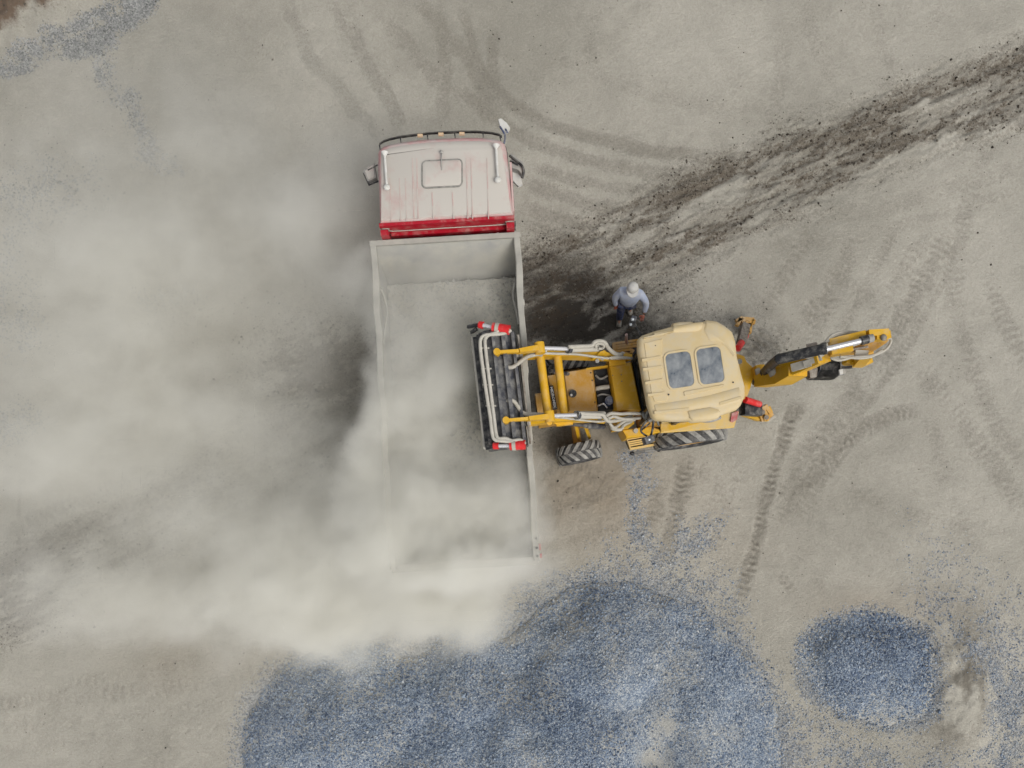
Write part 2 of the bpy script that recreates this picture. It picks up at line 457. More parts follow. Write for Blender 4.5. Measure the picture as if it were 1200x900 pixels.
# tracks, plus one thin dark line: points (px plan), half width px, rut depth m, tread amp m, pitch px, darkening
TRACKS = [
    ([(862, 712), (884, 645), (896, 590), (908, 540), (924, 500), (945, 455)], 8, .030, .026, 7.5, .36),
    ([(905, 622), (930, 585), (962, 545), (1000, 510), (1040, 489), (1085, 474)], 11, .022, .018, 7.0, .26),
    ([(772, 665), (782, 635), (797, 580), (808, 522)], 10, .03, .024, 7, .34),
    ([(842, 540), (815, 560), (800, 580)], 8, .015, .015, 8, .15),
    ([(545, 60), (600, 122), (680, 158), (780, 178), (880, 184)], 8, .015, .0, 8, .30),
    ([(525, 95), (585, 142), (660, 178), (770, 203), (850, 205)], 8, .012, .0, 8, .24),
    ([(330, -10), (360, 60), (405, 115), (450, 170)], 9, .010, .0, 8, .2),
    ([(395, 10), (440, 90), (475, 160)], 9, .010, .0, 8, .22),
    ([(480, -10), (540, 60), (570, 110), (590, 150)], 9, .010, .0, 8, .24),
    ([(440, 5), (500, 80), (560, 130)], 9, .008, .0, 8, .16),
    ([(600, 208), (680, 236), (740, 250)], 9, .014, .0, 8, .26),
    ([(600, 240), (660, 258), (700, 272)], 8, .012, .0, 8, .26),
    ([(1125, 260), (1085, 330), (1030, 420), (960, 520), (905, 600)], 15, .014, .010, 9, .22),
    ([(1010, 265), (975, 340), (935, 410)], 14, .012, .010, 9, .18),
    ([(960, 250), (920, 320), (880, 385)], 12, .010, .008, 9, .14),
    ([(1075, 420), (1130, 500), (1210, 610)], 13, .008, .005, 9, .15),
    ([(1150, 300), (1180, 380), (1215, 450)], 11, .008, .005, 9, .14),
    ([(985, 320), (1040, 370), (1080, 410)], 9, .008, .005, 9, .13),
    ([(610, 556), (660, 545), (735, 563)], 9, .016, .007, 5, .20),
    ([(618, 608), (670, 592), (740, 572)], 8, .020, .004, 5, .26),
    ([(625, 530), (690, 560), (740, 590)], 7, .012, .006, 6, .16),
    ([(640, 560), (700, 580), (760, 560)], 7, .010, .006, 6, .12),
    ([(-40, 826), (100, 816), (220, 803), (345, 782)], 10, .012, .016, 9.5, .10),
    ([(-40, 850), (120, 842), (250, 825), (345, 812)], 9, .010, .013, 9.5, .07),
    ([(60, 800), (190, 785), (310, 742)], 9, .010, .014, 9.5, .08),
    ([(150, 915), (220, 860), (250, 810)], 11, .010, .014, 9.0, .07),
    ([(-20, 880), (120, 866), (290, 850)], 9, .008, .010, 9.0, .05),
    ([(180, 930), (300, 845)], 10, .008, .010, 9.0, .05),
    ([(980, 560), (1050, 600), (1200, 625)], 8, .007, .003, 9, .08),
    ([(905, 660), (925, 685), (938, 710)], 6, .010, .004, 8, .22),
    ([(950, 665), (965, 690), (975, 705)], 6, .010, .004, 8, .20),
    ([(930, -10), (960, 60), (980, 110)], 11, .006, .0, 9, .12),
    ([(905, 150), (915, 90), (925, 20)], 11, .006, .0, 9, .11),
    ([(1100, -10), (1095, 60)], 12, .006, .0, 9, .10),
    ([(24, 560), (22, 640), (24, 725)], 2.2, .010, .0, 9, .35),  # thin dark line with a shallow groove, no tread
    ([(1030, 700), (1015, 740)], 6, .005, .002, 9, .1),
    ([(820, 640), (838, 590), (852, 545)], 8, .010, .012, 8, .16),
    ([(755, 640), (770, 590), (778, 545)], 9, .010, .012, 8, .20),
    ([(1055, 250), (1010, 345), (950, 440)], 7, .008, .008, 7, .14),
    ([(1140, 250), (1105, 330), (1060, 410), (1000, 500), (950, 590)], 6, .008, .008, 7, .16),
    ([(610, 190), (680, 212), (760, 222), (840, 220)], 7, .008, .0, 8, .2),
    ([(415, 60), (455, 120), (470, 165)], 6, .006, .0, 8, .2),
    ([(540, 0), (556, 60), (575, 130)], 6, .006, .0, 8, .22),
    ([(640, 60), (760, 110), (900, 128), (1010, 110)], 8, .004, .0, 8, .07),
    ([(700, -10), (690, 60), (720, 120)], 8, .004, .0, 8, .07),
    ([(1020, -10), (1040, 70), (1085, 120)], 9, .004, .0, 8, .09),
    ([(560, 100), (620, 135), (720, 168), (860, 190)], 5, .006, .0, 8, .22),
    ([(575, 20), (578, 80), (585, 130), (592, 150)], 7, .006, .0, 8, .22),
    ([(380, -10), (420, 60), (462, 130), (480, 160)], 7, .006, .0, 8, .2),
    ([(505, -10), (520, 60), (520, 150)], 9, .006, .0, 8, .2),
    ([(600, 262), (640, 270), (690, 292)], 8, .008, .0, 8, .25),
    ([(880, 260), (1000, 250), (1130, 215), (1210, 185)], 10, .006, .0, 8, .10),
    ([(860, 290), (1000, 278), (1140, 240), (1210, 215)], 8, .005, .0, 8, .09),
    ([(1165, 150), (1130, 260), (1120, 360), (1160, 480), (1210, 560)], 11, .006, .004, 9, .13),
    ([(1090, 470), (1105, 560), (1150, 650)], 11, .005, .004, 9, .10),
    ([(980, 470), (1000, 420), (1040, 350), (1100, 250)], 10, .006, .006, 9, .12),
    ([(870, 530), (850, 600), (830, 660)], 9, .006, .006, 9, .10),
    ([(940, 620), (960, 560), (1010, 500)], 9, .008, .008, 8, .14),
    ([(640, 640), (720, 622), (780, 600)], 7, .006, .004, 6, .12),
    ([(-10, 660), (120, 606), (250, 550)], 9, .010, .004, 9, .3),
    ([(-10, 632), (90, 590), (160, 560)], 9, .010, .004, 9, .3),
    ([(90, 648), (190, 600), (320, 560)], 9, .010, .004, 9, .25),
]
def ground_fields(X, Y):
    x, y = to_px(X, Y)
    wob = (fbm(x / 90, y / 90, 51, 3) - .5) * 40
    h = (fbm(X * .25, Y * .25, 3, 3) - .5) * 0.10 + (fbm(X * 1.6, Y * 1.6, 9, 4) - .5) * 0.045 + (fbm(X * 9, Y * 9, 15, 3) - .5) * 0.014
    tone = (fbm(X * .30 + 3, Y * .30, 23, 5) - .5) * 1.7 + (fbm(X * 3.5, Y * 3.5, 29, 4) - .5) * .5
    # ---- the muddy lane
    d, s, sg, L = poly_dist(x, y, BAND)
    dd = np.where(sg > 0, d, -d) + wob * .7         # + = below the line in the photo
    u = X * math.cos(R(24)) + Y * math.sin(R(24)); v = -X * math.sin(R(24)) + Y * math.cos(R(24))
    stre = fbm(u * .9, v * 4.2, 33, 5, .62)
    fine = fbm(u * 5, v * 11, 41, 4, .65)
    lanew = np.where(x > 560, 74 - 8 * sst(700, 1100, x), 70)
    spk = fbm(u * 7, v * 15, 45, 4, .7)
    lane = sst(1.05, .35, np.abs(dd) / lanew) * (1 - .45 * sst(430, 330, x) * sst(40, 120, x))
    up = -32 + 10 * sst(800, 1100, x)
    ridge1 = np.exp(-((dd - up) / 15.0) ** 2)
    ridge2 = np.exp(-((dd - 22) / 12.0) ** 2) * .7
    clump = fbm(u * .8, v * 3.6, 37, 5, .62)
    mud = .72 * lane * sst(.505, .60, .34 * clump + .22 * stre + .44 * spk + .075 * ridge1 + .045 * ridge2 + .010 - .02 * sst(1000, 1150, x))
    damp = lane * sst(.40, .58, .5 * clump + .3 * fine + .2 * stre + .10 * ridge1 + .06 * ridge2) * (.80 + .2 * sst(1000, 700, x))
    damp = np.maximum(damp, (.55 + .2 * sst(900, 700, x)) * lane * sst(.30, .52, stre))
    # damp earth between truck and digger, darkened with the digger's painted shadow
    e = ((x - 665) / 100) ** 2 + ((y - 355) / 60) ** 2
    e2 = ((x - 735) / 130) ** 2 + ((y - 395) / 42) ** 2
    wet_and_shade = np.clip(1.0 * np.exp(-e * 1.0) + .40 * np.exp(-e2 * 1.2), 0, 1) * sst(.26, .6, fbm(u * 1.5, v * 3.5, 61, 4) + .12)
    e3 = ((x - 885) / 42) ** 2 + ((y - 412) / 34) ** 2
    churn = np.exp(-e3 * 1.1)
    e4 = ((x - 648) / 48) ** 2 + ((y - 455) / 70) ** 2  # mostly the loader's shadow, painted as a dark ellipse
    wet_and_shade = np.maximum(wet_and_shade, .55 * np.exp(-e4 * 1.1))
    wet_and_shade = np.maximum(wet_and_shade, churn * .35)
    # lane left of the truck and far left
    for (cx, cy, rx, ry, a) in ((378, 432, 74, 56, 1.25), (370, 500, 70, 40, .6), (20, 700, 50, 42, .9), (270, 560, 50, 30, .45), (195, 360, 45, 22, .35)):
        g = np.exp(-(((x - cx) / rx) ** 2 + ((y - cy) / ry) ** 2))
        mud = np.maximum(mud, a * g * sst(.44, .58, .35 * stre + .25 * fine + .40 * spk + .05))
        damp = np.maximum(damp, g * .50 * a)
    h += -.035 * lane * sst(.4, .7, stre) + (fbm(u * 3.2, v * 9, 71, 4) - .5) * .09 * np.clip(1.2 * lane + wet_and_shade * .7 + .25 * damp, 0, 1.2)
    h += churn * .045 * np.sin(np.hypot(x - 862, y - 440) / 1.35 + 13 * fbm(x / 22, y / 22, 77, 3)) * sst(.35, .6, fbm(x / 11, y / 11, 79, 3)) + churn * .08 * (fbm(x / 6, y / 6, 78, 3) - .5)
    # soil tint (warmer, browner)
    soil = np.exp(-(((x - 690) / 95) ** 2 + ((y - 560) / 75) ** 2)) * 1.15
    soil += .5 * np.exp(-(((x - 1040) / 90) ** 2 + ((y - 712) / 26) ** 2)) + .35 * np.exp(-(((x - 240) / 130) ** 2 + ((y - 775) / 40) ** 2))
    soil += .30 * np.exp(-(((x - 245) / 60) ** 2 + ((y - 270) / 60) ** 2)) + .25 * np.exp(-(((x - 860) / 60) ** 2 + ((y - 640) / 50) ** 2))
    soil *= (.5 + 1.0 * fbm(x / 40, y / 40, 83, 4))
    brown = sst(.28, .52, fbm(x / 24, y / 40, 87, 4)) * np.exp(-(((x - 1118 + (y - 800) * .18) / 30) ** 2 + ((y - 800) / 66) ** 2)) * 1.0
    mound = np.clip(brown, 0, 1); brown = np.zeros_like(brown)
    h += .30 * np.exp(-(((x - 1118) / 46) ** 2 + ((y - 806) / 74) ** 2)) * (.6 + .8 * fbm(x / 22, y / 22, 89, 4))
    # dark earth bank in the far corner
    bank = sst(50, 22, y + .40 * x + (fbm(x / 12, y / 12, 91, 4) - .5) * 44)
    bank2 = sst(78, 20, y + .40 * x + (fbm(x / 25, y / 25, 95, 3) - .5) * 30)
    near_ = sst(-420, -160, y) * sst(-500, -220, x)
    bank = bank * near_; bank2 = bank2 * near_
    h += .22 * bank2 + bank * (fbm(X * 4, Y * 4, 97, 4) - .2) * .35
    # fine rough patches near the machine
    rough = np.exp(-(((x - 690) / 90) ** 2 + ((y - 560) / 60) ** 2)) + .6 * np.exp(-(((x - 730) / 60) ** 2 + ((y - 660) / 40) ** 2)) + .35 * np.exp(-(((x - 230) / 130) ** 2 + ((y - 830) / 70) ** 2))
    h += rough * (fbm(X * 7, Y * 7, 101, 4, .6) - .5) * .055
    # tracks
    dark = .75 * mound
    for ti, (pts, hw, dep, amp, pitch, dk) in enumerate(TRACKS):
        pts = smooth_line(pts, 4)
        lo = np.min(pts, 0) - 4 * hw; hi = np.max(pts, 0) + 4 * hw
        m = (x > lo[0]) & (x < hi[0]) & (y > lo[1]) & (y < hi[1])
        if not m.any(): continue
        xm, ym = x[m], y[m]
        jit = (fbm(xm / 20, ym / 20, 200 + ti, 4) - .5) * hw * 1.5
        d, s, sg, L = poly_dist(xm, ym, pts)
        d = np.abs(np.where(sg > 0, d, -d) + jit)
        ends = sst(0, 34, s) * sst(0, 34, L - s)
        prof = sst(1.45, .45, d / hw) * ends
        bern = np.exp(-((d / hw - 1.45) / .3) ** 2) * ends
        keep = (.45 + .55 * sst(.3, .6, fbm(xm / 30, ym / 30, 300 + ti, 3))) if amp > 0 else (.72 + .28 * sst(.3, .6, fbm(xm / 30, ym / 30, 300 + ti, 3)))
        tread = np.sin(2 * math.pi * (s + d * .35 * (1 if ti % 2 else -.6)) / pitch + 5.5 * fbm(xm / 22, ym / 22, 400 + ti, 3)) * sst(.38, .6, fbm(xm / 8, ym / 8, 600 + ti, 3))
        h[m] += (-dep * .28 * prof + dep * .10 * bern + amp * prof * tread * .50) * keep + (amp * 1.5 + .006) * prof * (fbm(xm / 4.2, ym / 4.2, 700 + ti, 3, .65) - .5)
        dark[m] = np.maximum(dark[m], (1.2 if dk < .2 else 1.15) * dk * prof * keep * (.72 + .5 * (amp > 0) * -tread))
    # thin shadowless stain where stones lie densely
    return dict(h=h, tone=tone, mud=np.clip(mud, 0, 1), damp=np.clip(np.maximum(damp, 0), 0, 1), wet_and_shade=np.clip(wet_and_shade, 0, 1),
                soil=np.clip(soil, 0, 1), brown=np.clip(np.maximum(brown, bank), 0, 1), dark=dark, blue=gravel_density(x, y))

# plan outlines of the loose gravel (photo plan units)
HEAP_BIG = [tuple(p) for p in smooth_line([(283, 960), (283, 905), (290, 842), (318, 795), (362, 765), (410, 742), (455, 762), (492, 768), (520, 742), (538, 722), (566, 738), (590, 748), (612, 726), (652, 694),
            (695, 680), (735, 684), (790, 700), (842, 730), (880, 772), (906, 820), (915, 870), (914, 930), (900, 1010)], 3)] + [(860, 1060), (600, 1100), (330, 1060)]
HEAP_SMALL = [tuple(p) for p in smooth_line([(938, 790), (938, 758), (962, 733), (1008, 722), (1052, 726), (1080, 745), (1086, 785), (1086, 822), (1066, 845), (1030, 850), (990, 838), (956, 815), (938, 790)], 3)][:-1]
PATCHES = [  # polygon, density at the core, feather px
    ([(-20, 68), (40, 52), (80, 32), (120, 10), (180, -12), (185, 8), (150, 38), (134, 62), (124, 98), (112, 92), (104, 66), (70, 64), (30, 78), (-20, 100)], .85, 9),
    ([(122, 98), (150, 106), (166, 140), (186, 170), (208, 204), (190, 212), (150, 200), (160, 170), (146, 128), (124, 108)], .50, 9),
    ([(60, 190), (110, 190), (112, 230), (70, 250), (-10, 320), (-10, 210)], .22, 30),
    ([(-20, 250), (20, 300), (60, 380), (55, 410), (-20, 420)], .25, 25),
    ([(150, 345), (205, 338), (240, 352), (205, 360), (170, 372)], .28, 14),
    ([(728, 535), (760, 532), (766, 570), (758, 600), (772, 650), (790, 690), (730, 700), (742, 640), (736, 590)], .60, 12),
    ([(790, 620), (850, 604), (846, 632), (812, 650), (786, 660)], .50, 14),
    ([(700, 640), (790, 640), (860, 680), (880, 730), (700, 700)], .36, 26),
    ([(1090, 735), (1130, 735), (1175, 760), (1215, 810), (1215, 920), (1140, 920), (1160, 850), (1140, 790), (1110, 755)], .72, 20),
    ([(1075, 690), (1120, 700), (1190, 720), (1215, 760), (1150, 755), (1090, 735)], .34, 22),
    ([(900, 820), (960, 840), (1040, 880), (1130, 880), (1120, 920), (900, 920)], .50, 26),
    ([(1060, 610), (1120, 640), (1190, 690), (1215, 760), (1120, 740), (1070, 690)], .16, 30),
    ([(560, 745), (600, 700), (640, 672), (670, 680), (610, 735), (590, 752)], .42, 14),
    ([(-20, 480), (40, 470), (60, 500), (-20, 540)], .3, 20),
]
BARE = [((770, 845), (15, 26), .95), ((760, 884), (38, 20), 1.0), ((800, 878), (14, 14), .7), ((530, 792), (26, 26), .55), ((597, 743), (14, 8), .95), ((715, 700), (9, 22), .5), ((1040, 838), (36, 11), 1.0), ((640, 860), (60, 14), .15), ((880, 790), (26, 40), .25), ((340, 850), (40, 60), .25)]
def gravel_density(x, y):
    g = np.zeros_like(x)
    wx = x + (fbm(x / 28, y / 28, 501, 3) - .5) * 26
    wy = y + (fbm(x / 28, y / 28, 511, 3) - .5) * 26
    for poly, dens, fe in PATCHES:
        lo = np.min(poly, 0) - 60; hi = np.max(poly, 0) + 60
        m = (x > lo[0]) & (x < hi[0]) & (y > lo[1]) & (y < hi[1])
        if not m.any(): continue
        s = sdf(wx[m], wy[m], poly)
        g[m] = np.maximum(g[m], dens * sst(-fe, fe, s) * (.35 + 1.1 * sst(.3, .66, fbm(x[m] / 14, y[m] / 14, 521, 4))))
    for poly, fe in ((HEAP_BIG, 16), (HEAP_SMALL, 10)):   # thin spill around the heaps
        lo = np.min(poly, 0) - 60; hi = np.max(poly, 0) + 60
        m = (x > lo[0]) & (x < hi[0]) & (y > lo[1]) & (y < hi[1])
        if m.any():
            s = sdf(wx[m], wy[m], poly)
            g[m] = np.maximum(g[m], .85 * sst(-fe * 1.8, fe * .4, s))
    return np.clip(g, 0, 1)

def axis_coords(lo, hi, step, far, grow=1.22):
    c = list(np.arange(lo, hi + 1e-6, step))
    d = step; p = c[-1]
    right = []
    while p < far:
        d *= grow; p += d; right.append(p)
    d = step; p = c[0]; left = []
    while p > -far:
        d *= grow; p -= d; left.append(p)
    return np.array(left[::-1] + c + right)
gx = axis_coords(-12.2, 12.2, 0.03, 600)
gy = axis_coords(-6.6, 12.0, 0.03, 600)
GX, GY = np.meshgrid(gx, gy)
fl = ground_fields(GX.ravel(), GY.ravel())
fade = sst(40, 15, np.hypot(GX.ravel(), GY.ravel()))
def grid_mesh(name, X, Y, Z, nx, ny, keep=None):
    n = nx * ny
    me = bpy.data.meshes.new(name)
    idx = np.arange(n).reshape(ny, nx)
    q = np.stack([idx[:-1, :-1], idx[:-1, 1:], idx[1:, 1:], idx[1:, :-1]], -1).reshape(-1, 4)
    co = np.stack([X, Y, Z], -1)
    if keep is not None:
        q = q[keep[q].any(1)]
        used = np.zeros(n, bool); used[q.ravel()] = True
        remap = np.cumsum(used) - 1
        q = remap[q]; co = co[used]
    else: used = np.ones(n, bool)
    return me, co, q, used
def fill_mesh(me, co, faces_list, mat_idx=None, smooth=None):
    """faces_list: list of (k, face arrays)"""
    loops = np.concatenate([f.ravel() for f in faces_list]).astype(np.int32)
    cnt = np.concatenate([np.full(len(f), f.shape[1]) for f in faces_list]).astype(np.int32)
    start = np.concatenate([[0], np.cumsum(cnt)[:-1]]).astype(np.int32)
    me.vertices.add(len(co)); me.vertices.foreach_set('co', np.ascontiguousarray(co, dtype=np.float32).ravel())
    me.loops.add(len(loops)); me.loops.foreach_set('vertex_index', loops)
    me.polygons.add(len(cnt)); me.polygons.foreach_set('loop_start', start)
    if mat_idx is not None: me.polygons.foreach_set('material_index', mat_idx.astype(np.int32))
    if smooth is not None: me.polygons.foreach_set('use_smooth', smooth)
    me.update(calc_edges=True); me.validate()
def point_attr(me, name, arr):
    a = me.attributes.new(name, 'FLOAT', 'POINT')
    a.data.foreach_set('value', np.ascontiguousarray(arr, dtype=np.float32))

me, co, q, used = grid_mesh('ground', GX.ravel(), GY.ravel(), fl['h'] * fade, len(gx), len(gy))
fill_mesh(me, co, [q], smooth=np.ones(len(q), bool))
for k in ('tone', 'mud', 'damp', 'wet_and_shade', 'soil', 'brown', 'dark', 'blue'):
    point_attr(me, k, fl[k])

gm, nt, pb = new_mat('dry_dusty_earth')
Nn = nt.nodes.new; Ln = nt.links.new
def attr(name):
    a = Nn('ShaderNodeAttribute'); a.attribute_name = name; return a.outputs['Fac']
def noise(scale, detail=5, rough=.6):
    n = Nn('ShaderNodeTexNoise'); n.inputs['Scale'].default_value = scale; n.inputs['Detail'].default_value = detail; n.inputs['Roughness'].default_value = rough
    Ln(gtc.outputs['Object'], n.inputs['Vector']); return n.outputs[0]
def mrange(v, a, b, c, d):
    n = Nn('ShaderNodeMapRange'); n.inputs[1].default_value = a; n.inputs[2].default_value = b; n.inputs[3].default_value = c; n.inputs[4].default_value = d
    Ln(v, n.inputs[0]); return n.outputs[0]
def mth(op, a, b, clamp=False):
    n = Nn('ShaderNodeMath'); n.operation = op; n.use_clamp = clamp
    for i, v in enumerate((a, b)):
        if isinstance(v, (int, float)): n.inputs[i].default_value = v
        else: Ln(v, n.inputs[i])
    return n.outputs[0]
def mixc(f, a, b):
    n = Nn('ShaderNodeMixRGB')
    if isinstance(f, (int, float)): n.inputs[0].default_value = f
    else: Ln(f, n.inputs[0])
    for i, v in ((1, a), (2, b)):
        if isinstance(v, tuple): n.inputs[i].default_value = (*v, 1)
        else: Ln(v, n.inputs[i])
    return n.outputs[0]
gtc = Nn('ShaderNodeTexCoord')
fine = noise(14, 8, .72); grain = noise(70, 3, .7); mid = noise(1.3, 6, .62); grit = noise(30, 6, .75)
def dither(name, lo, hi, k1=.9, k2=.7, gain=1.0):
    """ragged, grainy edge for a stain: the mask is broken up by fine and coarse grit"""
    v = mth('ADD', attr(name), mth('ADD', mth('MULTIPLY', mth('SUBTRACT', fine, .5), k1), mth('MULTIPLY', mth('SUBTRACT', grit, .5), k2)))
    f = mth('MULTIPLY', mrange(v, lo, hi, 0, 1), mrange(attr(name), .0, .10, 0, 1), True)
    return mth('MULTIPLY', f, gain, True)
t = mth('ADD', attr('tone'), mth('MULTIPLY', mth('SUBTRACT', mid, .5), .9))
base = mixc(mrange(t, -.45, .45, 0, 1), (0.315, 0.298, 0.250), (0.455, 0.430, 0.368))
base = mixc(mth('MULTIPLY', mrange(fine, .38, .70, 0, 1), .30), base, (0.235, 0.222, 0.188))
base = mixc(mth('MULTIPLY', mrange(grit, .50, .66, 0, 1), .26), base, (0.18, 0.17, 0.145))
base = mixc(mth('MULTIPLY', mrange(grit, .50, .36, 0, 1), .28), base, (0.46, 0.44, 0.385))
base = mixc(mth('MULTIPLY', attr('soil'), .6, True), base, (0.235, 0.185, 0.128))
base = mixc(dither('dark', -.02, .55, .40, .55, .95), base, (0.165, 0.150, 0.122))
base = mixc(dither('damp', .12, 1.0, 1.1, 1.3, .85), base, (0.165, 0.148, 0.120))
base = mixc(dither('wet_and_shade', .10, .85), base, (0.062, 0.055, 0.046))  # one colour for wet earth and painted shadow
base = mixc(dither('mud', .16, 1.0, 1.6, 1.7, .74), base, (0.082, 0.060, 0.041))
base = mixc(dither('brown', .15, .75), base, (0.125, 0.085, 0.056))
vor = Nn('ShaderNodeTexVoronoi'); vor.inputs['Scale'].default_value = 34; Ln(gtc.outputs['Object'], vor.inputs['Vector'])
vs = Nn('ShaderNodeSeparateColor'); Ln(vor.outputs['Color'], vs.inputs[0])
chips = mixc(vs.outputs[0], (0.095, 0.110, 0.135), (0.40, 0.41, 0.41))
base = mixc(mth('MULTIPLY', mth('GREATER_THAN', mth('ADD', attr('blue'), mth('MULTIPLY', vs.outputs[1], .75)), .80), .7), base, chips)
base = mixc(mth('MULTIPLY', mth('GREATER_THAN', grain, .66), .22), base, (0.12, 0.115, 0.10))
Ln(base, pb.inputs['Base Color'])
pb.inputs['Roughness'].default_value = 0.95
pb.inputs['Specular IOR Level'].default_value = 0.15
bp = Nn('ShaderNodeBump'); bp.inputs['Strength'].default_value = .8; bp.inputs['Distance'].default_value = .05
Ln(mth('ADD', mth('ADD', mth('MULTIPLY', fine, .8), mth('MULTIPLY', grit, .6)), mth('MULTIPLY', grain, .3)), bp.inputs['Height'])
Ln(bp.outputs[0], pb.inputs['Normal'])
ground = link_mesh('ground', me, gm, origin=(0, 0, 0))
ground['kind'] = 'structure'
ground['label'] = 'pale grey dusty earth yard crossed by tyre tracks and a muddy lane'
ground['category'] = 'ground'

def ground_h(X, Y):
    return ground_fields(X, Y)['h'] * sst(40, 15, np.hypot(X, Y))

# ------------------------------------------------------------------ stones
OCT_V = np.array([(1, 0, 0), (-1, 0, 0), (0, 1, 0), (0, -1, 0), (0, 0, 1), (0, 0, -1)], float)
OCT_F = np.array([(0, 2, 4), (2, 1, 4), (1, 3, 4), (3, 0, 4), (2, 0, 5), (1, 2, 5), (3, 1, 5), (0, 3, 5)])
def stone_arrays(C, size, seed, flat=.75):
    rs = np.random.RandomState(seed)
    n = len(C)
    v = OCT_V[None] * rs.uniform(.65, 1.25, (n, 6, 1)) + rs.normal(0, .16, (n, 6, 3))
    qn = rs.normal(size=(n, 4)); qn /= np.linalg.norm(qn, axis=1, keepdims=True)
    w, x, y, z = qn.T
    Rm = np.stack([1 - 2 * (y * y + z * z), 2 * (x * y - z * w), 2 * (x * z + y * w), 2 * (x * y + z * w), 1 - 2 * (x * x + z * z), 2 * (y * z - x * w),
                   2 * (x * z - y * w), 2 * (y * z + x * w), 1 - 2 * (x * x + y * y)], -1).reshape(n, 3, 3)
    v = np.einsum('nij,nkj->nki', Rm, v)
    v[:, :, 2] *= flat
    v = v * size[:, None, None] + C[:, None, :]
    f = OCT_F[None] + (np.arange(n) * 6)[:, None, None]
    return v.reshape(-1, 3), f.reshape(-1, 3)

def stone_mat(name, stops, rough=.85):
    m, nt, b = new_mat(name)
    a = nt.nodes.new('ShaderNodeAttribute'); a.attribute_name = 'rnd'
    cr = nt.nodes.new('ShaderNodeValToRGB')
    el = cr.color_ramp.elements
    while len(el) < len(stops): el.new(.5)
    for e, (p, c) in zip(el, stops):
        e.position = p; e.color = (*c, 1)
    nt.links.new(a.outputs['Fac'], cr.inputs[0]); nt.links.new(cr.outputs[0], b.inputs['Base Color'])
    b.inputs['Roughness'].default_value = rough
    b.inputs['Specular IOR Level'].default_value = .25
    return m
M_GRAVEL = stone_mat('blue_grey_gravel', [(0, (.055, .075, .120)), (.22, (.108, .145, .21)), (.52, (.195, .245, .315)), (.80, (.30, .345, .395)), (1, (.47, .485, .485))])
M_GREY = stone_mat('grey_gravel', [(0, (.07, .078, .075)), (.35, (.135, .145, .14)), (.7, (.22, .23, .22)), (1, (.36, .36, .34))])
M_CLOD = stone_mat('dark_clods', [(0, (.025, .02, .015)), (.45, (.06, .048, .036)), (.8, (.13, .115, .09)), (1, (.26, .24, .20))], .95)

def heap(name, poly, label, hfun, seed, n_try):
    poly = np.array(poly)
    pm = [P(px, py, 0) for px, py in poly]
    pxy = [(p.x, p.y) for p in pm]
    lo = np.min(pxy, 0) - .1; hi = np.max(pxy, 0) + .1
    lo[1] = max(lo[1], -8.2)
    xs = np.arange(lo[0], hi[0], .05); ys = np.arange(lo[1], hi[1], .05)
    X, Y = [a.ravel() for a in np.meshgrid(xs, ys)]
    def hh(X, Y):
        s = sdf(X, Y, pxy) + (fbm(X * 1.6, Y * 1.6, seed, 3) - .5) * .3
        z = hfun(np.maximum(s, 0), X, Y)
        return s, z
    s, z = hh(X, Y)
    gh = ground_h(X, Y)
    Zm = np.where(s > 0, np.maximum(z, 0) + gh + .004, gh - .06)
    me, co, q, used = grid_mesh(name, X, Y, Zm, len(xs), len(ys), keep=s > 0)
    rs = np.random.RandomState(seed)
    sx = rs.uniform(lo[0], hi[0], n_try); sy = rs.uniform(lo[1], hi[1], n_try)
    ss, sz = hh(sx, sy)
    px, py = to_px(sx, sy)
    dens = .9 * sst(-.08, .20, ss)
    for (c, r, a) in BARE:
        jx = px + (fbm(px / 12, py / 12, seed + 3, 3) - .5) * 30; jy = py + (fbm(px / 12, py / 12, seed + 5, 3) - .5) * 30
        dens *= 1 - a * np.exp(-(((jx - c[0]) / r[0]) ** 2 + ((jy - c[1]) / r[1]) ** 2) ** 1.5)
    pale = fbm(px / 75, py / 75, seed + 9, 4) - .5          # dust lying on some of the heap
    dens *= 1 - .45 * sst(.02, .22, pale)
    k = rs.rand(n_try) < dens
    sx, sy, sz, pale = sx[k], sy[k], sz[k], pale[k]
    gs = ground_h(sx, sy)
    size = rs.gamma(4.0, .0026, len(sx)) + .006
    C = np.stack([sx, sy, np.maximum(sz, 0) + gs + size * .30], -1)
    v, f = stone_arrays(C, size, seed + 1)
    rnd = np.clip(rs.beta(1.7, 1.9, len(sx)) + pale * .55, 0, 1)
    nv = len(co)
    allco = np.concatenate([co, v]); 
    fill_mesh(me, allco, [q, f + nv], mat_idx=np.concatenate([np.zeros(len(q)), np.ones(len(f))]),
              smooth=np.concatenate([np.ones(len(q), bool), np.zeros(len(f), bool)]))
    point_attr(me, 'rnd', np.concatenate([np.full(nv, .4), np.repeat(rnd, 6)]))
    point_attr(me, 'edge', np.concatenate([s[used], np.full(len(v), 1.0)]))
    o = link_mesh(name, me, [M_FINES, M_GRAVEL])
    o['label'] = label; o['category'] = 'gravel heap'; o['kind'] = 'stuff'
    return o
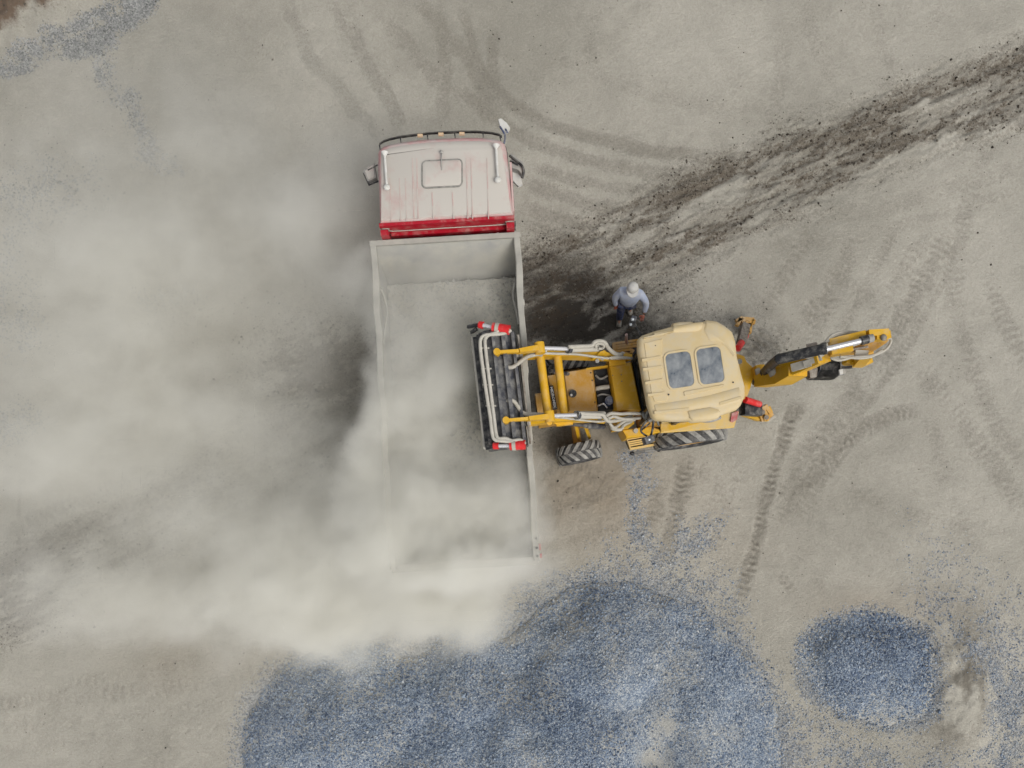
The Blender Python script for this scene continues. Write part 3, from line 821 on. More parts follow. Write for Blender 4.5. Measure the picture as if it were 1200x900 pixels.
# mound body: stone dust and small chips
M_FINES, nt, pb = new_mat('stone_fines')
Nn = nt.nodes.new; Ln = nt.links.new
gtc = Nn('ShaderNodeTexCoord')
vor = Nn('ShaderNodeTexVoronoi'); vor.inputs['Scale'].default_value = 46; Ln(gtc.outputs['Object'], vor.inputs['Vector'])
vs = Nn('ShaderNodeSeparateColor'); Ln(vor.outputs['Color'], vs.inputs[0])
cr = Nn('ShaderNodeValToRGB'); cr.color_ramp.interpolation = 'LINEAR'
for i_, (p_, c_) in enumerate([(0, (.085, .11, .165)), (.4, (.175, .22, .28)), (.75, (.30, .34, .375)), (1, (.46, .475, .475))]):
    e_ = cr.color_ramp.elements[i_] if i_ < 2 else cr.color_ramp.elements.new(p_)
    e_.position = p_; e_.color = (*c_, 1)
Ln(vs.outputs[0], cr.inputs[0]); c = cr.outputs[0]
c = mixc(mrange(noise(1.1, 5, .6), .42, .66, 0, .8), c, (.36, .345, .30))
c = mixc(mrange(mth('ADD', attr('edge'), mth('MULTIPLY', mth('SUBTRACT', vs.outputs[1], .5), .7)), -.05, .16, 1, 0), c, (.355, .335, .285))
Ln(c, pb.inputs['Base Color']); pb.inputs['Roughness'].default_value = .95
bp = Nn('ShaderNodeBump'); bp.inputs['Strength'].default_value = .6; bp.inputs['Distance'].default_value = .02
Ln(vor.outputs['Distance'], bp.inputs['Height']); Ln(bp.outputs[0], pb.inputs['Normal'])

def h_big(s, X, Y):
    px, py = to_px(X, Y)
    cones = np.zeros_like(X)
    for cx, cy, hh, sl in ((415, 850, 1.15, .36), (560, 800, .95, .42), (705, 752, 1.25, .50), (825, 830, 1.20, .44), (640, 900, 1.35, .38), (480, 950, 1.3, .36), (740, 950, 1.0, .4)):
        d_ = np.hypot(px - cx, py - cy) / G
        cones = np.maximum(cones, hh - sl * np.sqrt(d_ * d_ + .12) + (fbm(X * .9, Y * .9, 741, 3) - .5) * .35)
    e_ = .58 * s
    k_ = 9.0
    z = -np.log(np.exp(-k_ * e_) + np.exp(-k_ * np.maximum(cones, .12))) / k_
    z -= .30 * np.exp(-(((px - 770) / 40) ** 2 + ((py - 870) / 50) ** 2)) * sst(0, 1, s)
    z -= .16 * np.exp(-((px - 600 - (py - 760) * .25) / 22.0) ** 2) * sst(0, .8, s)
    return z + (fbm(X * 2.2, Y * 2.2, 711, 4) - .5) * .10 * sst(0, .5, s)
def h_small(s, X, Y):
    px, py = to_px(X, Y)
    return .66 * (1 - np.exp(-s * .95)) * sst(-.15, .55, s) * (.8 + .4 * fbm(X * .8, Y * .8, 721, 3)) - .10 * np.exp(-(((px - 1040) / 34) ** 2 + ((py - 834) / 10) ** 2)) * sst(0, .3, s)
heap('gravel_heap', HEAP_BIG, 'large spread heap of blue grey gravel behind the tail of the tipper truck', h_big, 811, 200000)
heap('gravel_heap', HEAP_SMALL, 'small round heap of blue grey gravel right of the large heap', h_small, 851, 30000)

def scatter(name, label, cat, dens_fun, mat, box_, n_try, gam, seed, rmin=.005, lift=.25, bias=0.0, flat=.75):
    rs = np.random.RandomState(seed)
    x = rs.uniform(box_[0], box_[2], n_try); y = rs.uniform(box_[1], box_[3], n_try)
    k = rs.rand(n_try) < dens_fun(x, y)
    x, y = x[k], y[k]
    p = np.stack([(x - NX) / G, (NY - y) / G], -1)
    gh = ground_h(p[:, 0], p[:, 1])
    size = rs.gamma(gam[0], gam[1], len(x)) + rmin
    C = np.stack([p[:, 0], p[:, 1], gh + size * lift], -1)
    v, f = stone_arrays(C, size, seed + 1, flat)
    me = bpy.data.meshes.new(name)
    fill_mesh(me, v, [f])
    point_attr(me, 'rnd', np.repeat(np.clip(rs.beta(1.7, 1.9, len(x)) + bias, 0, 1), 6))
    o = link_mesh(name, me, mat)
    o['label'] = label; o['category'] = cat; o['kind'] = 'stuff'
    return o
def _right(x, y): return np.where((x > 560) & (y > 480), gravel_density(x, y) * .50, 0)
def _left(x, y): return np.where((x < 300) & (y < 560), gravel_density(x, y) * .75, 0)
scatter('loose_gravel', 'loose blue grey gravel strewn over the earth around both heaps', 'loose gravel', _right, M_GRAVEL, (540, 500, 1230, 930), 230000, (3.0, .0024), 901, bias=.16)
scatter('loose_gravel', 'loose grey gravel strewn along the upper left edge of the yard', 'loose gravel', _left, M_GREY, (-30, -30, 300, 560), 110000, (3.0, .0024), 911)
def _clods(x, y):
    f = ground_fields((x - NX) / G, (NY - y) / G)
    return np.clip(f['mud'] * .62 + f['wet_and_shade'] * .16 + f['brown'] * .22 + f['damp'] * .05, 0, 1)
scatter('earth_clods', 'small dark clods of broken earth lying along the muddy lane', 'clods', _clods, M_CLOD, (-30, -20, 1230, 760), 240000, (2.0, .0044), 921, rmin=.004, lift=.2, flat=.55)
def _pebbles(x, y):
    return .5 * sst(.55, .75, fbm(x / 60, y / 60, 941, 3)) + .10 + .8 * np.exp(-(((x - 570) / 30) ** 2 + ((y - 95) / 40) ** 2)) + .5 * np.exp(-(((x - 620) / 18) ** 2 + ((y - 118) / 14) ** 2)) 
scatter('scattered_pebbles', 'sparse small dark pebbles dotted over the pale dusty yard', 'pebbles', _pebbles, M_CLOD, (-30, -30, 1230, 930), 9000, (2.0, .0030), 951, rmin=.004, flat=.6)

# ================================================================== TIPPER TRUCK
TR_Z = 2.75
tc0 = P(532.8, 470, TR_Z)
TROT = R(3.43)
truck = thing('dump_truck', 'dusty red cabbed tipper truck with a long open steel bed standing in the dust', 'truck', (tc0.x, tc0.y, 0), TROT)
WT = WM[truck.name]
def T(x, y, z): return WT @ Vector((x, y, z))
def tbox(bm, c, s): box(bm, c, s, WT)
BL, BW = 2.78, 1.253
FZ = 1.38      # bed floor
# --- bed
bm = nb(); tbox(bm, (0, 0, FZ - .05), (2.34, 5.44, .10))
for y in np.arange(-2.5, 2.6, .5): tbox(bm, (0, y, FZ - .16), (2.30, .08, .12))
bed = part('bed_floor', bm, M['bed'], truck, bevel=.006)
for s in (-1, 1):
    bm = nb()
    hexa(bm, [T(s * (1.17), -BL + .02, FZ - .1), T(s * 1.235, -BL + .02, FZ - .1), T(s * 1.235, BL - .08, FZ - .1), T(s * 1.17, BL - .08, FZ - .1),
              T(s * 1.19, -BL + .02, TR_Z - .10), T(s * 1.235, -BL + .02, TR_Z - .10), T(s * 1.235, BL - .08, TR_Z - .10), T(s * 1.19, BL - .08, TR_Z - .10)])
    for y in np.arange(-2.4, 2.6, .58):
        tbox(bm, (s * 1.262, y, (FZ + TR_Z) / 2 - .12), (.05, .10, TR_Z - FZ - .18))
    wall = part('side_wall', bm, M['bed'], truck, bevel=.006)
    bm = nb()
    # top rail, a little wavy from years of loading
    rings = []
    for i, y in enumerate(np.linspace(-BL, BL - .06, 26)):
        dz = .012 * math.sin(i * 1.7 + s) + .006 * math.sin(i * 4.1)
        dx = .010 * math.sin(i * 1.1 + 2 * s)
        bul = .016 * math.exp(-((y - 1.9) / .25) ** 2)
        xi, xo = s * (1.168 + dx - bul), s * (1.272 + dx)
        rings.append([T(xi, y, TR_Z - .10 + dz), T(xo, y, TR_Z - .10 + dz), T(xo, y, TR_Z + dz - .012), T(xo - s * .012, y, TR_Z + dz), T(xi + s * .012, y, TR_Z + dz), T(xi, y, TR_Z + dz - .012)])
    loft(bm, rings)
    part('top_rail', bm, M['rail'], wall)
    if s == 1:
        bm = nb()
        tube(bm, [T(1.15, 2.02, 2.62), T(1.10, 1.80, 2.50), T(1.14, 1.52, 2.55), T(1.165, 1.25, 2.68)], .022)
        part('brace', bm, M['rail'], wall, smooth=True)
        bm = nb()
        for y, z in ((-2.40, 2.762), (-2.56, 2.762), (-2.70, 2.762)):
            cyl(bm, T(1.235, y, z - .03), T(1.235, y, z + .008), .022, n=12)
        each('latch_bolt', bm, M['black'], wall, smooth='auto')
        bm = nb(); tbox(bm, (1.292, -2.55, 2.60), (.03, .10, .20)); tbox(bm, (1.30, -2.70, 2.66), (.035, .07, .12))
        part('latch', bm, M['red_lens'], wall, bevel=.006)
    else:
        bm = nb()
        tube(bm, [T(-1.15, 2.02, 2.62), T(-1.09, 1.72, 2.46), T(-1.13, 1.40, 2.52), T(-1.165, 1.05, 2.68)], .024)
        part('brace', bm, M['rail'], wall, smooth=True)
# front panel sloping back into the bed, with its cap rail
bm = nb()
hexa(bm, [T(-1.17, BL - .46, FZ), T(1.17, BL - .46, FZ), T(1.17, BL - .40, FZ), T(-1.17, BL - .40, FZ),
          T(-1.19, BL - .08, TR_Z - .06), T(1.19, BL - .08, TR_Z - .06), T(1.19, BL - .02, TR_Z - .06), T(-1.19, BL - .02, TR_Z - .06)])
fp = part('front_panel', bm, M['bed'], truck, bevel=.005)
bm = nb()
tbox(bm, (0, BL - .035, TR_Z - .035), (2.55, .085, .075))
part('cap_rail', bm, M['rail'], fp, bevel=.012)
bm = nb()
rings = []
for i, x in enumerate(np.linspace(-1.15, 1.15, 24)):
    j = .006 * math.sin(i * 2.1) + .012 * math.sin(i * .45)
    yy = BL - .40 + j; zz = FZ + .24 + j
    rings.append([T(x, yy - .09, zz - .05), T(x, yy + .02, zz - .02), T(x, yy + .01, zz + .04), T(x, yy - .08, zz + .035)])
loft(bm, rings)
part('ledge', bm, M['rail'], fp, smooth=True)
bm = nb()
tbox(bm, (0, -BL + .03, (FZ + TR_Z) / 2 - .12), (2.36, .06, TR_Z - FZ + .02))
for x in (-.9, -.45, 0, .45, .9): tbox(bm, (x, -BL - .025, (FZ + TR_Z) / 2 - .12), (.09, .05, TR_Z - FZ - .06))
tbox(bm, (0, -BL + .0, TR_Z - .16), (2.5, .13, .08))
part('tailgate', bm, M['rail'], truck, bevel=.008)
# --- chassis
bm = nb()
for s in (-1, 1):
    tbox(bm, (s * .42, 1.15, .95), (.09, 7.7, .26))
for y in (-2.6, -1.2, .4, 2.0, 3.6, 4.9): tbox(bm, (0, y, .93), (.76, .12, .18))
chs = part('chassis', bm, M['black'], truck, bevel=.008)
bm = nb()
cyl(bm, T(-.85, 1.0, .82), T(-.85, 2.2, .82), .30, n=24)
part('fuel_tank', bm, M['grey'], truck, smooth='auto')
bm = nb(); tbox(bm, (.86, 1.6, .82), (.5, .8, .5))
part('battery_box', bm, M['black'], truck, bevel=.02)
for y in (-1.75, -.40):
    for s in (-1, 1):
        for xx in (.78, 1.08):
            wheel(truck, T(s * xx, y, .52), WT.to_3x3() @ Vector((s, 0, 0)), .52, .27, M['grey'])
for s in (-1, 1):
    wheel(truck, T(s * 1.02, 3.75, .52), WT.to_3x3() @ Vector((s, 0, 0)), .52, .30, M['grey'])
    bm = nb()
    for y in (-1.75, -.40):
        rings = []
        for a in np.linspace(R(15), R(165), 12):
            rr = .62
            rings.append([T(s * .62, y + rr * math.cos(a), .52 + rr * math.sin(a)), T(s * 1.23, y + rr * math.cos(a), .52 + rr * math.sin(a)),
                          T(s * 1.23, y + (rr + .02) * math.cos(a), .52 + (rr + .02) * math.sin(a)), T(s * .62, y + (rr + .02) * math.cos(a), .52 + (rr + .02) * math.sin(a))])
        loft(bm, rings)
    part('mudguard', bm, M['black'], truck)

# --- cab
CZ = 2.98
def tl(v): return WT.inverted() @ v
front_px = [(122, 262), (130, 238), (155, 218), (200, 203), (270, 190), (380, 176), (450, 170), (530, 165), (660, 160), (760, 160), (850, 166), (905, 178), (932, 200), (938, 225)]
roof = [Z1(x, y, CZ) for x, y in front_px] + [Z1(990, 668, CZ), Z1(136, 722, CZ)]
bmc = nb()
def ring_scaled(z, dxy, dfront=0.0):
    r = inset(at_z(roof, z), -dxy)
    out = []
    for p in r:
        l = tl(p)
        if l.y > 3.6: l.y += dfront * min(1, (l.y - 3.6) / .6)
        out.append(T(l.x, l.y, z))
    return out
loft(bmc, [ring_scaled(.72, .02, .26), ring_scaled(.95, .045, .30), ring_scaled(1.55, .055, .30), ring_scaled(1.75, .055, .27), ring_scaled(2.62, .03, .08),
           ring_scaled(2.80, .02, .02), ring_scaled(2.92, .0, 0), ring_scaled(2.965, -.045, -.02)], cap1=True)
cab = part('cab', bmc, M['cab_pink'], truck, smooth='auto', bevel=0)
bmr = nb()
loft(bmr, [ring_scaled(2.958, -.05, -.02), ring_scaled(2.985, -.065, -.03), ring_scaled(3.0, -.12, -.06)])
roofp = part('roof', bmr, M['cab_dusty'], cab, smooth='auto')
# pressed ribs along the roof
bm = nb()
for px_ in (345, 372, 470, 600, 690, 720, 822):
    a = Z1(px_, 520 if px_ in (470, 600) else 300, 3.0); b = Z1(px_ + 10, 690, 3.0)
    beam(bm, a, b, .018, .012)
for px_ in (200, 262, 300):
    beam(bm, Z1(px_, 430, 3.0), Z1(px_ + 8, 705, 3.0), .012, .010)
each('roof_rib', bm, M['cab_rib'], roofp)
# hatch
hp = rrect(535, 402, 256, 172, 28)
hr = [Z1(x, y - (x - 535) * .05, 3.0) for x, y in hp]
bm = nb(); loft(bm, [at_z(inset(hr, -.012), 2.99), at_z(inset(hr, -.012), 3.012), at_z(inset(hr, .012), 3.012), at_z(inset(hr, .012), 2.99)])
seal = part('hatch_seal', bm, M['seal'], roofp)
bm = nb(); loft(bm, [at_z(inset(hr, .014), 2.99), at_z(inset(hr, .014), 3.018), at_z(inset(hr, .05), 3.032)])
hatch = part('roof_hatch', bm, M['cab_dusty'], roofp, smooth='auto')
bm = nb(); tube(bm, [Z1(531, 380, 3.03), Z1(531, 330, 3.05), Z1(531, 262, 3.05)], .010, sub=1)
blob(bm, Z1(531, 262, 3.05), (.03, .03, .02))
part('antenna', bm, M['grey'], roofp, smooth=True)
# air horns
for (ax, ay, bx, by) in ((168, 268, 182, 488), (880, 222, 892, 440)):
    bm = nb()
    cyl(bm, Z1(ax, ay + 20, 3.07), Z1(ax, ay - 4, 3.07), .022, .060, n=20)
    cyl(bm, Z1(bx, by, 3.07), Z1(ax, ay + 20, 3.07), .019, .022, n=14)
    blob(bm, Z1(bx, by, 3.07), (.055, .05, .045))
    for t in (.2, .75):
        m = Z1(ax, ay, 3.02).lerp(Z1(bx, by, 3.02), t); box(bm, m, (.03, .03, .08))
    part('air_horn', bm, M['white'], cab, smooth='auto')
# sun visor: dark bent plate in front of the roof with marker lamps
vz = [(134, 218), (160, 200), (200, 186), (270, 171), (380, 157), (450, 149), (530, 144), (660, 139), (760, 139), (850, 146), (900, 158), (918, 170)]
bm = nb()
rings = []
for x, y in vz:
    a = Z1(x, y, 2.90); b = Z1(x, y - 9, 2.86)
    rings.append([a + Vector((0, 0, -.02)), b + Vector((0, .01, -.05)), b + Vector((0, .012, 0)), a + Vector((0, 0, .03))])
loft(bm, rings)
vis = part('sun_visor', bm, M['black'], cab)
bm = nb()
for x, y in ((135, 226), (268, 178), (440, 158), (615, 150), (795, 146), (905, 168)):
    beam(bm, Z1(x, y - 8, 2.93), Z1(x + 4, y + 22, 2.93), .02, .03)
each('visor_bracket', bm, M['black'], vis)
for x, y in ((395, 158), (528, 150), (662, 146)):
    bm = nb(); box(bm, Z1(x, y, 2.965), (.085, .04, .04)); part('marker_light', bm, M['orange_lens'], vis, bevel=.01)
# rear of the cab: bare red strip, lip and posts
lz = lambda y: y
ra, rb = tl(Z1(136, 722, CZ)), tl(Z1(990, 668, CZ))
yr = (ra.y + rb.y) / 2
bm = nb()
xl, xr = ra.x - .015, rb.x + .015
yb = BL + .035                       # nothing of the cab reaches further back than this
tbox(bm, ((xl + xr) / 2, yr - .01, 2.915), (xr - xl, .05, .09))
tbox(bm, ((xl + xr) / 2, yr - .005, 1.80), (xr - xl - .20, .05, 2.1))
rw = part('rear_wall', bm, M['cab_red'], cab, bevel=.012)
bm = nb()
tbox(bm, ((xl + xr) / 2, yr - .055, 2.60), (xr - xl - .30, .06, .12))
part('rear_gutter', bm, M['cab_red'], rw, bevel=.02)
bm = nb()
tube(bm, [T(xl + .03, yr - .04, 2.86), T(xl + .15, yr - .045, 2.86), T(xl + .19, yr - .045, 2.76), T(0, yr - .045, 2.76), T(xr - .19, yr - .045, 2.76), T(xr - .15, yr - .045, 2.86), T(xr - .03, yr - .04, 2.86)], .009, sub=3)
part('gutter_seam', bm, M['hose'], rw, smooth=True)
for x in (xl + .07, xr - .07):
    bm = nb(); tbox(bm, (x, yb + .04, 1.85), (.13, .09, 2.08)); part('corner_post', bm, M['cab_red'], cab, bevel=.02)
bm = nb(); tbox(bm, (.28, yb + .025, 2.30), (1.0, .045, .55)); part('rear_window', bm, M['black'], rw, bevel=.01)
bm = nb(); cyl(bm, T(.78, yb + .03, 1.6), T(.78, yb + .03, 2.56), .03); part('intake_pipe', bm, M['blue_plastic'], rw, smooth='auto')
bm = nb(); cyl(bm, T(.90, yb + .03, 1.6), T(.90, yb + .03, 2.58), .028); part('exhaust_stack', bm, M['chrome'], rw, smooth='auto')
# windscreen, door windows, grille, lamps (seen from the side)
fy = max(tl(p).y for p in ring_scaled(1.8, .055, .26))
def cab_y(z):
    pts = [tl(p).y for p in ring_scaled(z, .05, .27 - (z - 1.75) * .22)]
    return max(pts)
bm = nb()
g = []
for z in (1.80, 2.62):
    r = [tl(p) for p in ring_scaled(z, .055 - .029 * (z - 1.75), .27 - (z - 1.75) * .218)]
    fr = sorted([q for q in r if q.y > 3.7 + .25], key=lambda q: q.x)
    g.append([T(q.x, q.y + .012, z) for q in fr])
n_ = min(len(g[0]), len(g[1]))
for i in range(n_ - 1):
    v = [bm.verts.new(p) for p in (g[0][i], g[0][i + 1], g[1][i + 1], g[1][i])]; bm.faces.new(v)
bmesh.ops.remove_doubles(bm, verts=bm.verts[:], dist=.0005)
bmesh.ops.solidify(bm, geom=bm.faces[:], thickness=.012)
part('windshield', bm, M['glass'], cab)
for s in (-1, 1):
    e = tl(Z1(130 if s < 0 else 965, 450, CZ))
    bm = nb(); tbox(bm, (e.x + s * .052, e.y + .12, 1.65), (.035, .85, 1.75)); d = part('door', bm, M['cab_pink'], cab, bevel=.015)
    bm = nb(); tbox(bm, (e.x + s * .066, e.y + .14, 2.18), (.02, .68, .58)); part('window', bm, M['glass'], d, bevel=.006)
    bm = nb(); tbox(bm, (e.x + s * .085, e.y - .22, 1.72), (.03, .16, .035)); part('handle', bm, M['black'], d, bevel=.008)
gy0 = max(tl(p).y for p in ring_scaled(1.2, .05, .30))
bm = nb()
for z in np.arange(1.05, 1.62, .09): tbox(bm, (0.0, gy0 + .0, z), (1.3, .06, .05))
part('grille', bm, M['black'], cab, bevel=.008)
bm = nb(); tbox(bm, (0, gy0 - .02, .62), (2.2, .26, .34)); bmp = part('bumper', bm, M['cab_red'], truck, bevel=.05)
for s in (-1, 1):
    bm = nb(); tbox(bm, (s * .82, gy0 + .10, .66), (.34, .06, .20)); part('headlight', bm, M['head_lens'], bmp, bevel=.02)
# mirrors
bm = nb()
q = [Z1(38, 400, 2.35), Z1(66, 468, 2.35), Z1(122, 442, 2.35), Z1(108, 350, 2.35)]
prism(bm, q, (0, 0, .10)); lm = part('mirror', bm, M['grey'], cab, bevel=.02)
bm = nb(); prism(bm, inset(at_z(q, 2.448), .035), (0, 0, .012)); part('mirror_panel', bm, M['cab_dusty'], lm, bevel=.004)
bm = nb(); tube(bm, [Z1(36, 398, 2.40), Z1(68, 474, 2.40), Z1(128, 448, 2.42)], .016, sub=1); tube(bm, [Z1(60, 378, 2.46), Z1(124, 345, 2.46)], .013, sub=1)
part('mirror_bracket', bm, M['black'], lm)
bm = nb()
q = [Z1(975, 300, 2.3), Z1(1040, 350, 2.3), Z1(1052, 362, 2.3), Z1(1055, 415, 2.3), Z1(1040, 428, 2.3), Z1(1022, 405, 2.3), Z1(978, 392, 2.3)]
prism(bm, q, (0, 0, .16)); rm = part('mirror', bm, M['grey'], cab, bevel=.02)
bm = nb(); tube(bm, [Z1(966, 286, 2.50), Z1(1000, 312, 2.50), Z1(1046, 352, 2.50), Z1(1056, 390, 2.48), Z1(1046, 430, 2.46)], .022); tube(bm, [Z1(968, 320, 2.48), Z1(1020, 345, 2.48)], .016)
part('mirror_bracket', bm, M['black'], rm, smooth=True)
bm = nb(); q = [Z1(972, 398, 2.25), Z1(1000, 388, 2.25), Z1(1034, 425, 2.25), Z1(1048, 478, 2.25), Z1(1022, 492, 2.25), Z1(985, 455, 2.25)]
prism(bm, q, (0, 0, .07)); part('mirror', bm, M['white'], cab, bevel=.02)
bm = nb(); q = [Z1(895, 72, 2.4), Z1(912, 66, 2.4), Z1(945, 92, 2.4), Z1(968, 122, 2.4), Z1(956, 146, 2.4), Z1(935, 150, 2.4), Z1(908, 118, 2.4)]
prism(bm, q, (0, 0, .09)); fm = part('front_mirror', bm, M['white'], cab, bevel=.02)
bm = nb(); tube(bm, [Z1(905, 100, 2.5), Z1(925, 130, 2.5), Z1(938, 165, 2.5), Z1(932, 205, 2.6)], .016); tube(bm, [Z1(940, 115, 2.5), Z1(955, 140, 2.5)], .014)
part('mirror_bracket', bm, M['blue_plastic'], fm, smooth=True)

# --- load of crushed stone lying in the bed
bm = nb()
xs = np.linspace(-1.165, 1.165, 60); ys = np.linspace(-2.72, 2.34, 120)
XX, YY = np.meshgrid(xs, ys)
LZ = FZ + .42 + .22 * np.exp(-((YY + .7) / 1.5) ** 2) * (1 - .55 * (XX / 1.165) ** 2) + (fbm(XX * 1.4, YY * 1.4, 1001, 4) - .5) * .22 + (fbm(XX * 7, YY * 7, 1011, 3) - .5) * .05
LZ = np.maximum(LZ, FZ + .02)
Wn = np.array(WT)
pts = np.stack([XX.ravel(), YY.ravel(), LZ.ravel()], -1) @ Wn[:3, :3].T + Wn[:3, 3]
me, co, q, used = grid_mesh('stone_load', pts[:, 0], pts[:, 1], pts[:, 2], 60, 120)
rs = np.random.RandomState(1021)
k = rs.randint(0, len(pts), 9000)
C = pts[k] + rs.normal(0, .02, (9000, 3)) * np.array([1, 1, .2])
sz_ = rs.gamma(4, .004, 9000) + .005
v, f = stone_arrays(C, sz_, 1022)
bm.free()
M_LOAD = paint('pale_crushed_stone', (.32, .32, .30), .95, dust=.6, scale=4, var=.3, bump=.6)
M_LOADST = stone_mat('pale_stone', [(0, (.24, .24, .23)), (.4, (.32, .315, .29)), (.8, (.38, .37, .335)), (1, (.44, .43, .39))])
fill_mesh(me, np.concatenate([co, v]), [q, f + len(co)], mat_idx=np.concatenate([np.zeros(len(q)), np.ones(len(f))]), smooth=np.concatenate([np.ones(len(q), bool), np.zeros(len(f), bool)]))
point_attr(me, 'rnd', np.concatenate([np.full(len(co), .5), np.repeat(rs.beta(2, 2, 9000), 6)]))
ld = link_mesh('stone_load', me, [M_LOAD, M_LOADST])
ld['label'] = 'pale dusty crushed stone filling the bed of the tipper truck'; ld['category'] = 'stone load'; ld['kind'] = 'stuff'

# ================================================================== BACKHOE LOADER
HD = R(8)
BX, BY = 2.27, 2.395
digger = thing('backhoe_loader', 'yellow backhoe loader with a cream cab roof emptying its raised front bucket over the truck', 'backhoe loader', (BX, BY, 0), HD + math.pi)
WD = WM[digger.name]       # local +X forwards (towards the truck), +Y towards the bottom of the photo
WDi = WD.inverted()
WD3 = WD.to_3x3()
def D(x, y, z): return WD @ Vector((x, y, z))
def dbox(bm, c, s): box(bm, c, s, WD)
LAT = WD3 @ Vector((0, 1, 0)); FWD = WD3 @ Vector((1, 0, 0)); UP = Vector((0, 0, 1))
XF, XR = 1.06, -1.12        # axle positions
# --- chassis and axles
bm = nb()
dbox(bm, (.25, 0, .78), (3.1, .56, .40)); dbox(bm, (1.55, 0, .80), (.5, .62, .45))
ch = part('chassis', bm, M['yellow_dusty'], digger, bevel=.02)
bm = nb(); cyl(bm, D(XR, -.80, .70), D(XR, .80, .70), .13); dbox(bm, (XR, 0, .72), (.5, .5, .46)); part('rear_axle', bm, M['black'], digger, bevel=.01)
bm = nb(); cyl(bm, D(XF, -.80, .47), D(XF, .80, .47), .085); dbox(bm, (XF, 0, .50), (.3, .36, .28)); part('front_axle', bm, M['yellow_dusty'], digger, bevel=.01)
for s in (1, -1):
    wheel(digger, D(XR, s * .85, .72), LAT * s, .70, .46, M['yellow_dusty'], lugs=17, chevron=.55)
    steer = Matrix.Rotation(R(4), 3, 'Z')
    wheel(digger, D(XF, s * .90, .46), steer @ (LAT * s), .445, .36, M['yellow_dusty'], lugs=16, chevron=.55)
bm = nb()
beam(bm, Z2(676, 690, 1.25), Z2(692, 765, .55), .09, .05); beam(bm, Z2(728, 690, 1.2), Z2(755, 762, .50), .07, .05)
beam(bm, Z2(700, 690, .9), Z2(735, 690, .9), .10, .10)
part('axle_bracket', bm, M['yellow'], digger, bevel=.008)

# --- hood
HZ = 1.70
def quadz(pts, z): return [Z2(x, y, z) for x, y in pts]
bm = nb()
hp = quadz([(596, 378), (776, 349), (806, 607), (630, 612)], HZ)
loft(bm, [at_z(hp, .95), at_z(hp, HZ - .05), at_z(inset(hp, .04), HZ)])
hood = part('hood', bm, M['yellow_dusty'], digger, smooth='auto')
bm = nb()
c = Z2(655, 508, HZ)
cyl(bm, c + UP * -.02, c + UP * .05, .070, n=24); cyl(bm, c + UP * .05, c + UP * .07, .058, .05, n=24)
cap_ = part('filler_cap', bm, M['black'], hood, smooth='auto')
bm = nb(); blob(bm, Z2(647, 515, HZ + .085), (.024, .024, .02)); part('cap_knob', bm, M['white'], cap_, smooth=True)
bm = nb()
for x, y in ((770, 428), (762, 384), (786, 556)): blob(bm, Z2(x, y, HZ), (.014, .014, .01))
each('hood_bolt', bm, M['black'], hood, smooth=True)
# top rail of the hood above the slot
bm = nb()
hexa(bm, at_z(quadz([(735, 357), (862, 340), (862, 352), (735, 370)], HZ), HZ - .08) + at_z(quadz([(735, 357), (862, 340), (862, 352), (735, 370)], HZ), HZ + .004))
part('hood_rail', bm, M['yellow'], hood, bevel=.008)
# dark service opening between the two hood pieces
bm = nb()
so = quadz([(779, 366), (864, 355), (903, 598), (810, 603)], 1.5)
loft(bm, [at_z(so, .95), at_z(so, 1.50)])
eng = part('engine_bay', bm, M['clean_black'], digger)
bm = nb()
tube(bm, [Z2(790, 480, 1.62), Z2(820, 472, 1.65), Z2(868, 466, 1.62)], .042); 
part('coolant_hose', bm, M['hose'], eng, smooth=True)
bm = nb(); c = Z2(866, 552, 1.5); cyl(bm, c, c + UP * .12, .085, .08, n=20); cyl(bm, c + UP * .12, c + UP * .15, .05, n=16); part('filter_canister', bm, M['blue_plastic'], eng, smooth='auto')
bm = nb(); blob(bm, Z2(835, 566, 1.58), (.035, .02, .03)); tube(bm, [Z2(800, 580, 1.55), Z2(835, 566, 1.58), Z2(858, 590, 1.54)], .014); part('hose_clip', bm, M['chrome'], eng, smooth=True)
bm = nb(); tube(bm, [Z2(790, 400, 1.54), Z2(820, 420, 1.57), Z2(862, 400, 1.54)], .02); tube(bm, [Z2(800, 520, 1.53), Z2(830, 510, 1.56), Z2(880, 520, 1.53)], .018); each('engine_hose', bm, M['grey'], eng, smooth=True)
# rear hood panel
bm = nb()
rp = quadz([(866, 338), (1003, 318), (1060, 600), (910, 612)], HZ + .03)
loft(bm, [at_z(rp, .95), at_z(rp, HZ - .01), at_z(inset(rp, .03), HZ + .03)])
cowl = part('cowl', bm, M['yellow'], digger, smooth='auto')
bm = nb()
for x, y in ((940, 395), (943, 434), (890, 400)): blob(bm, Z2(x, y, HZ + .03), (.012, .012, .01))
each('cowl_bolt', bm, M['brown'], cowl, smooth=True)
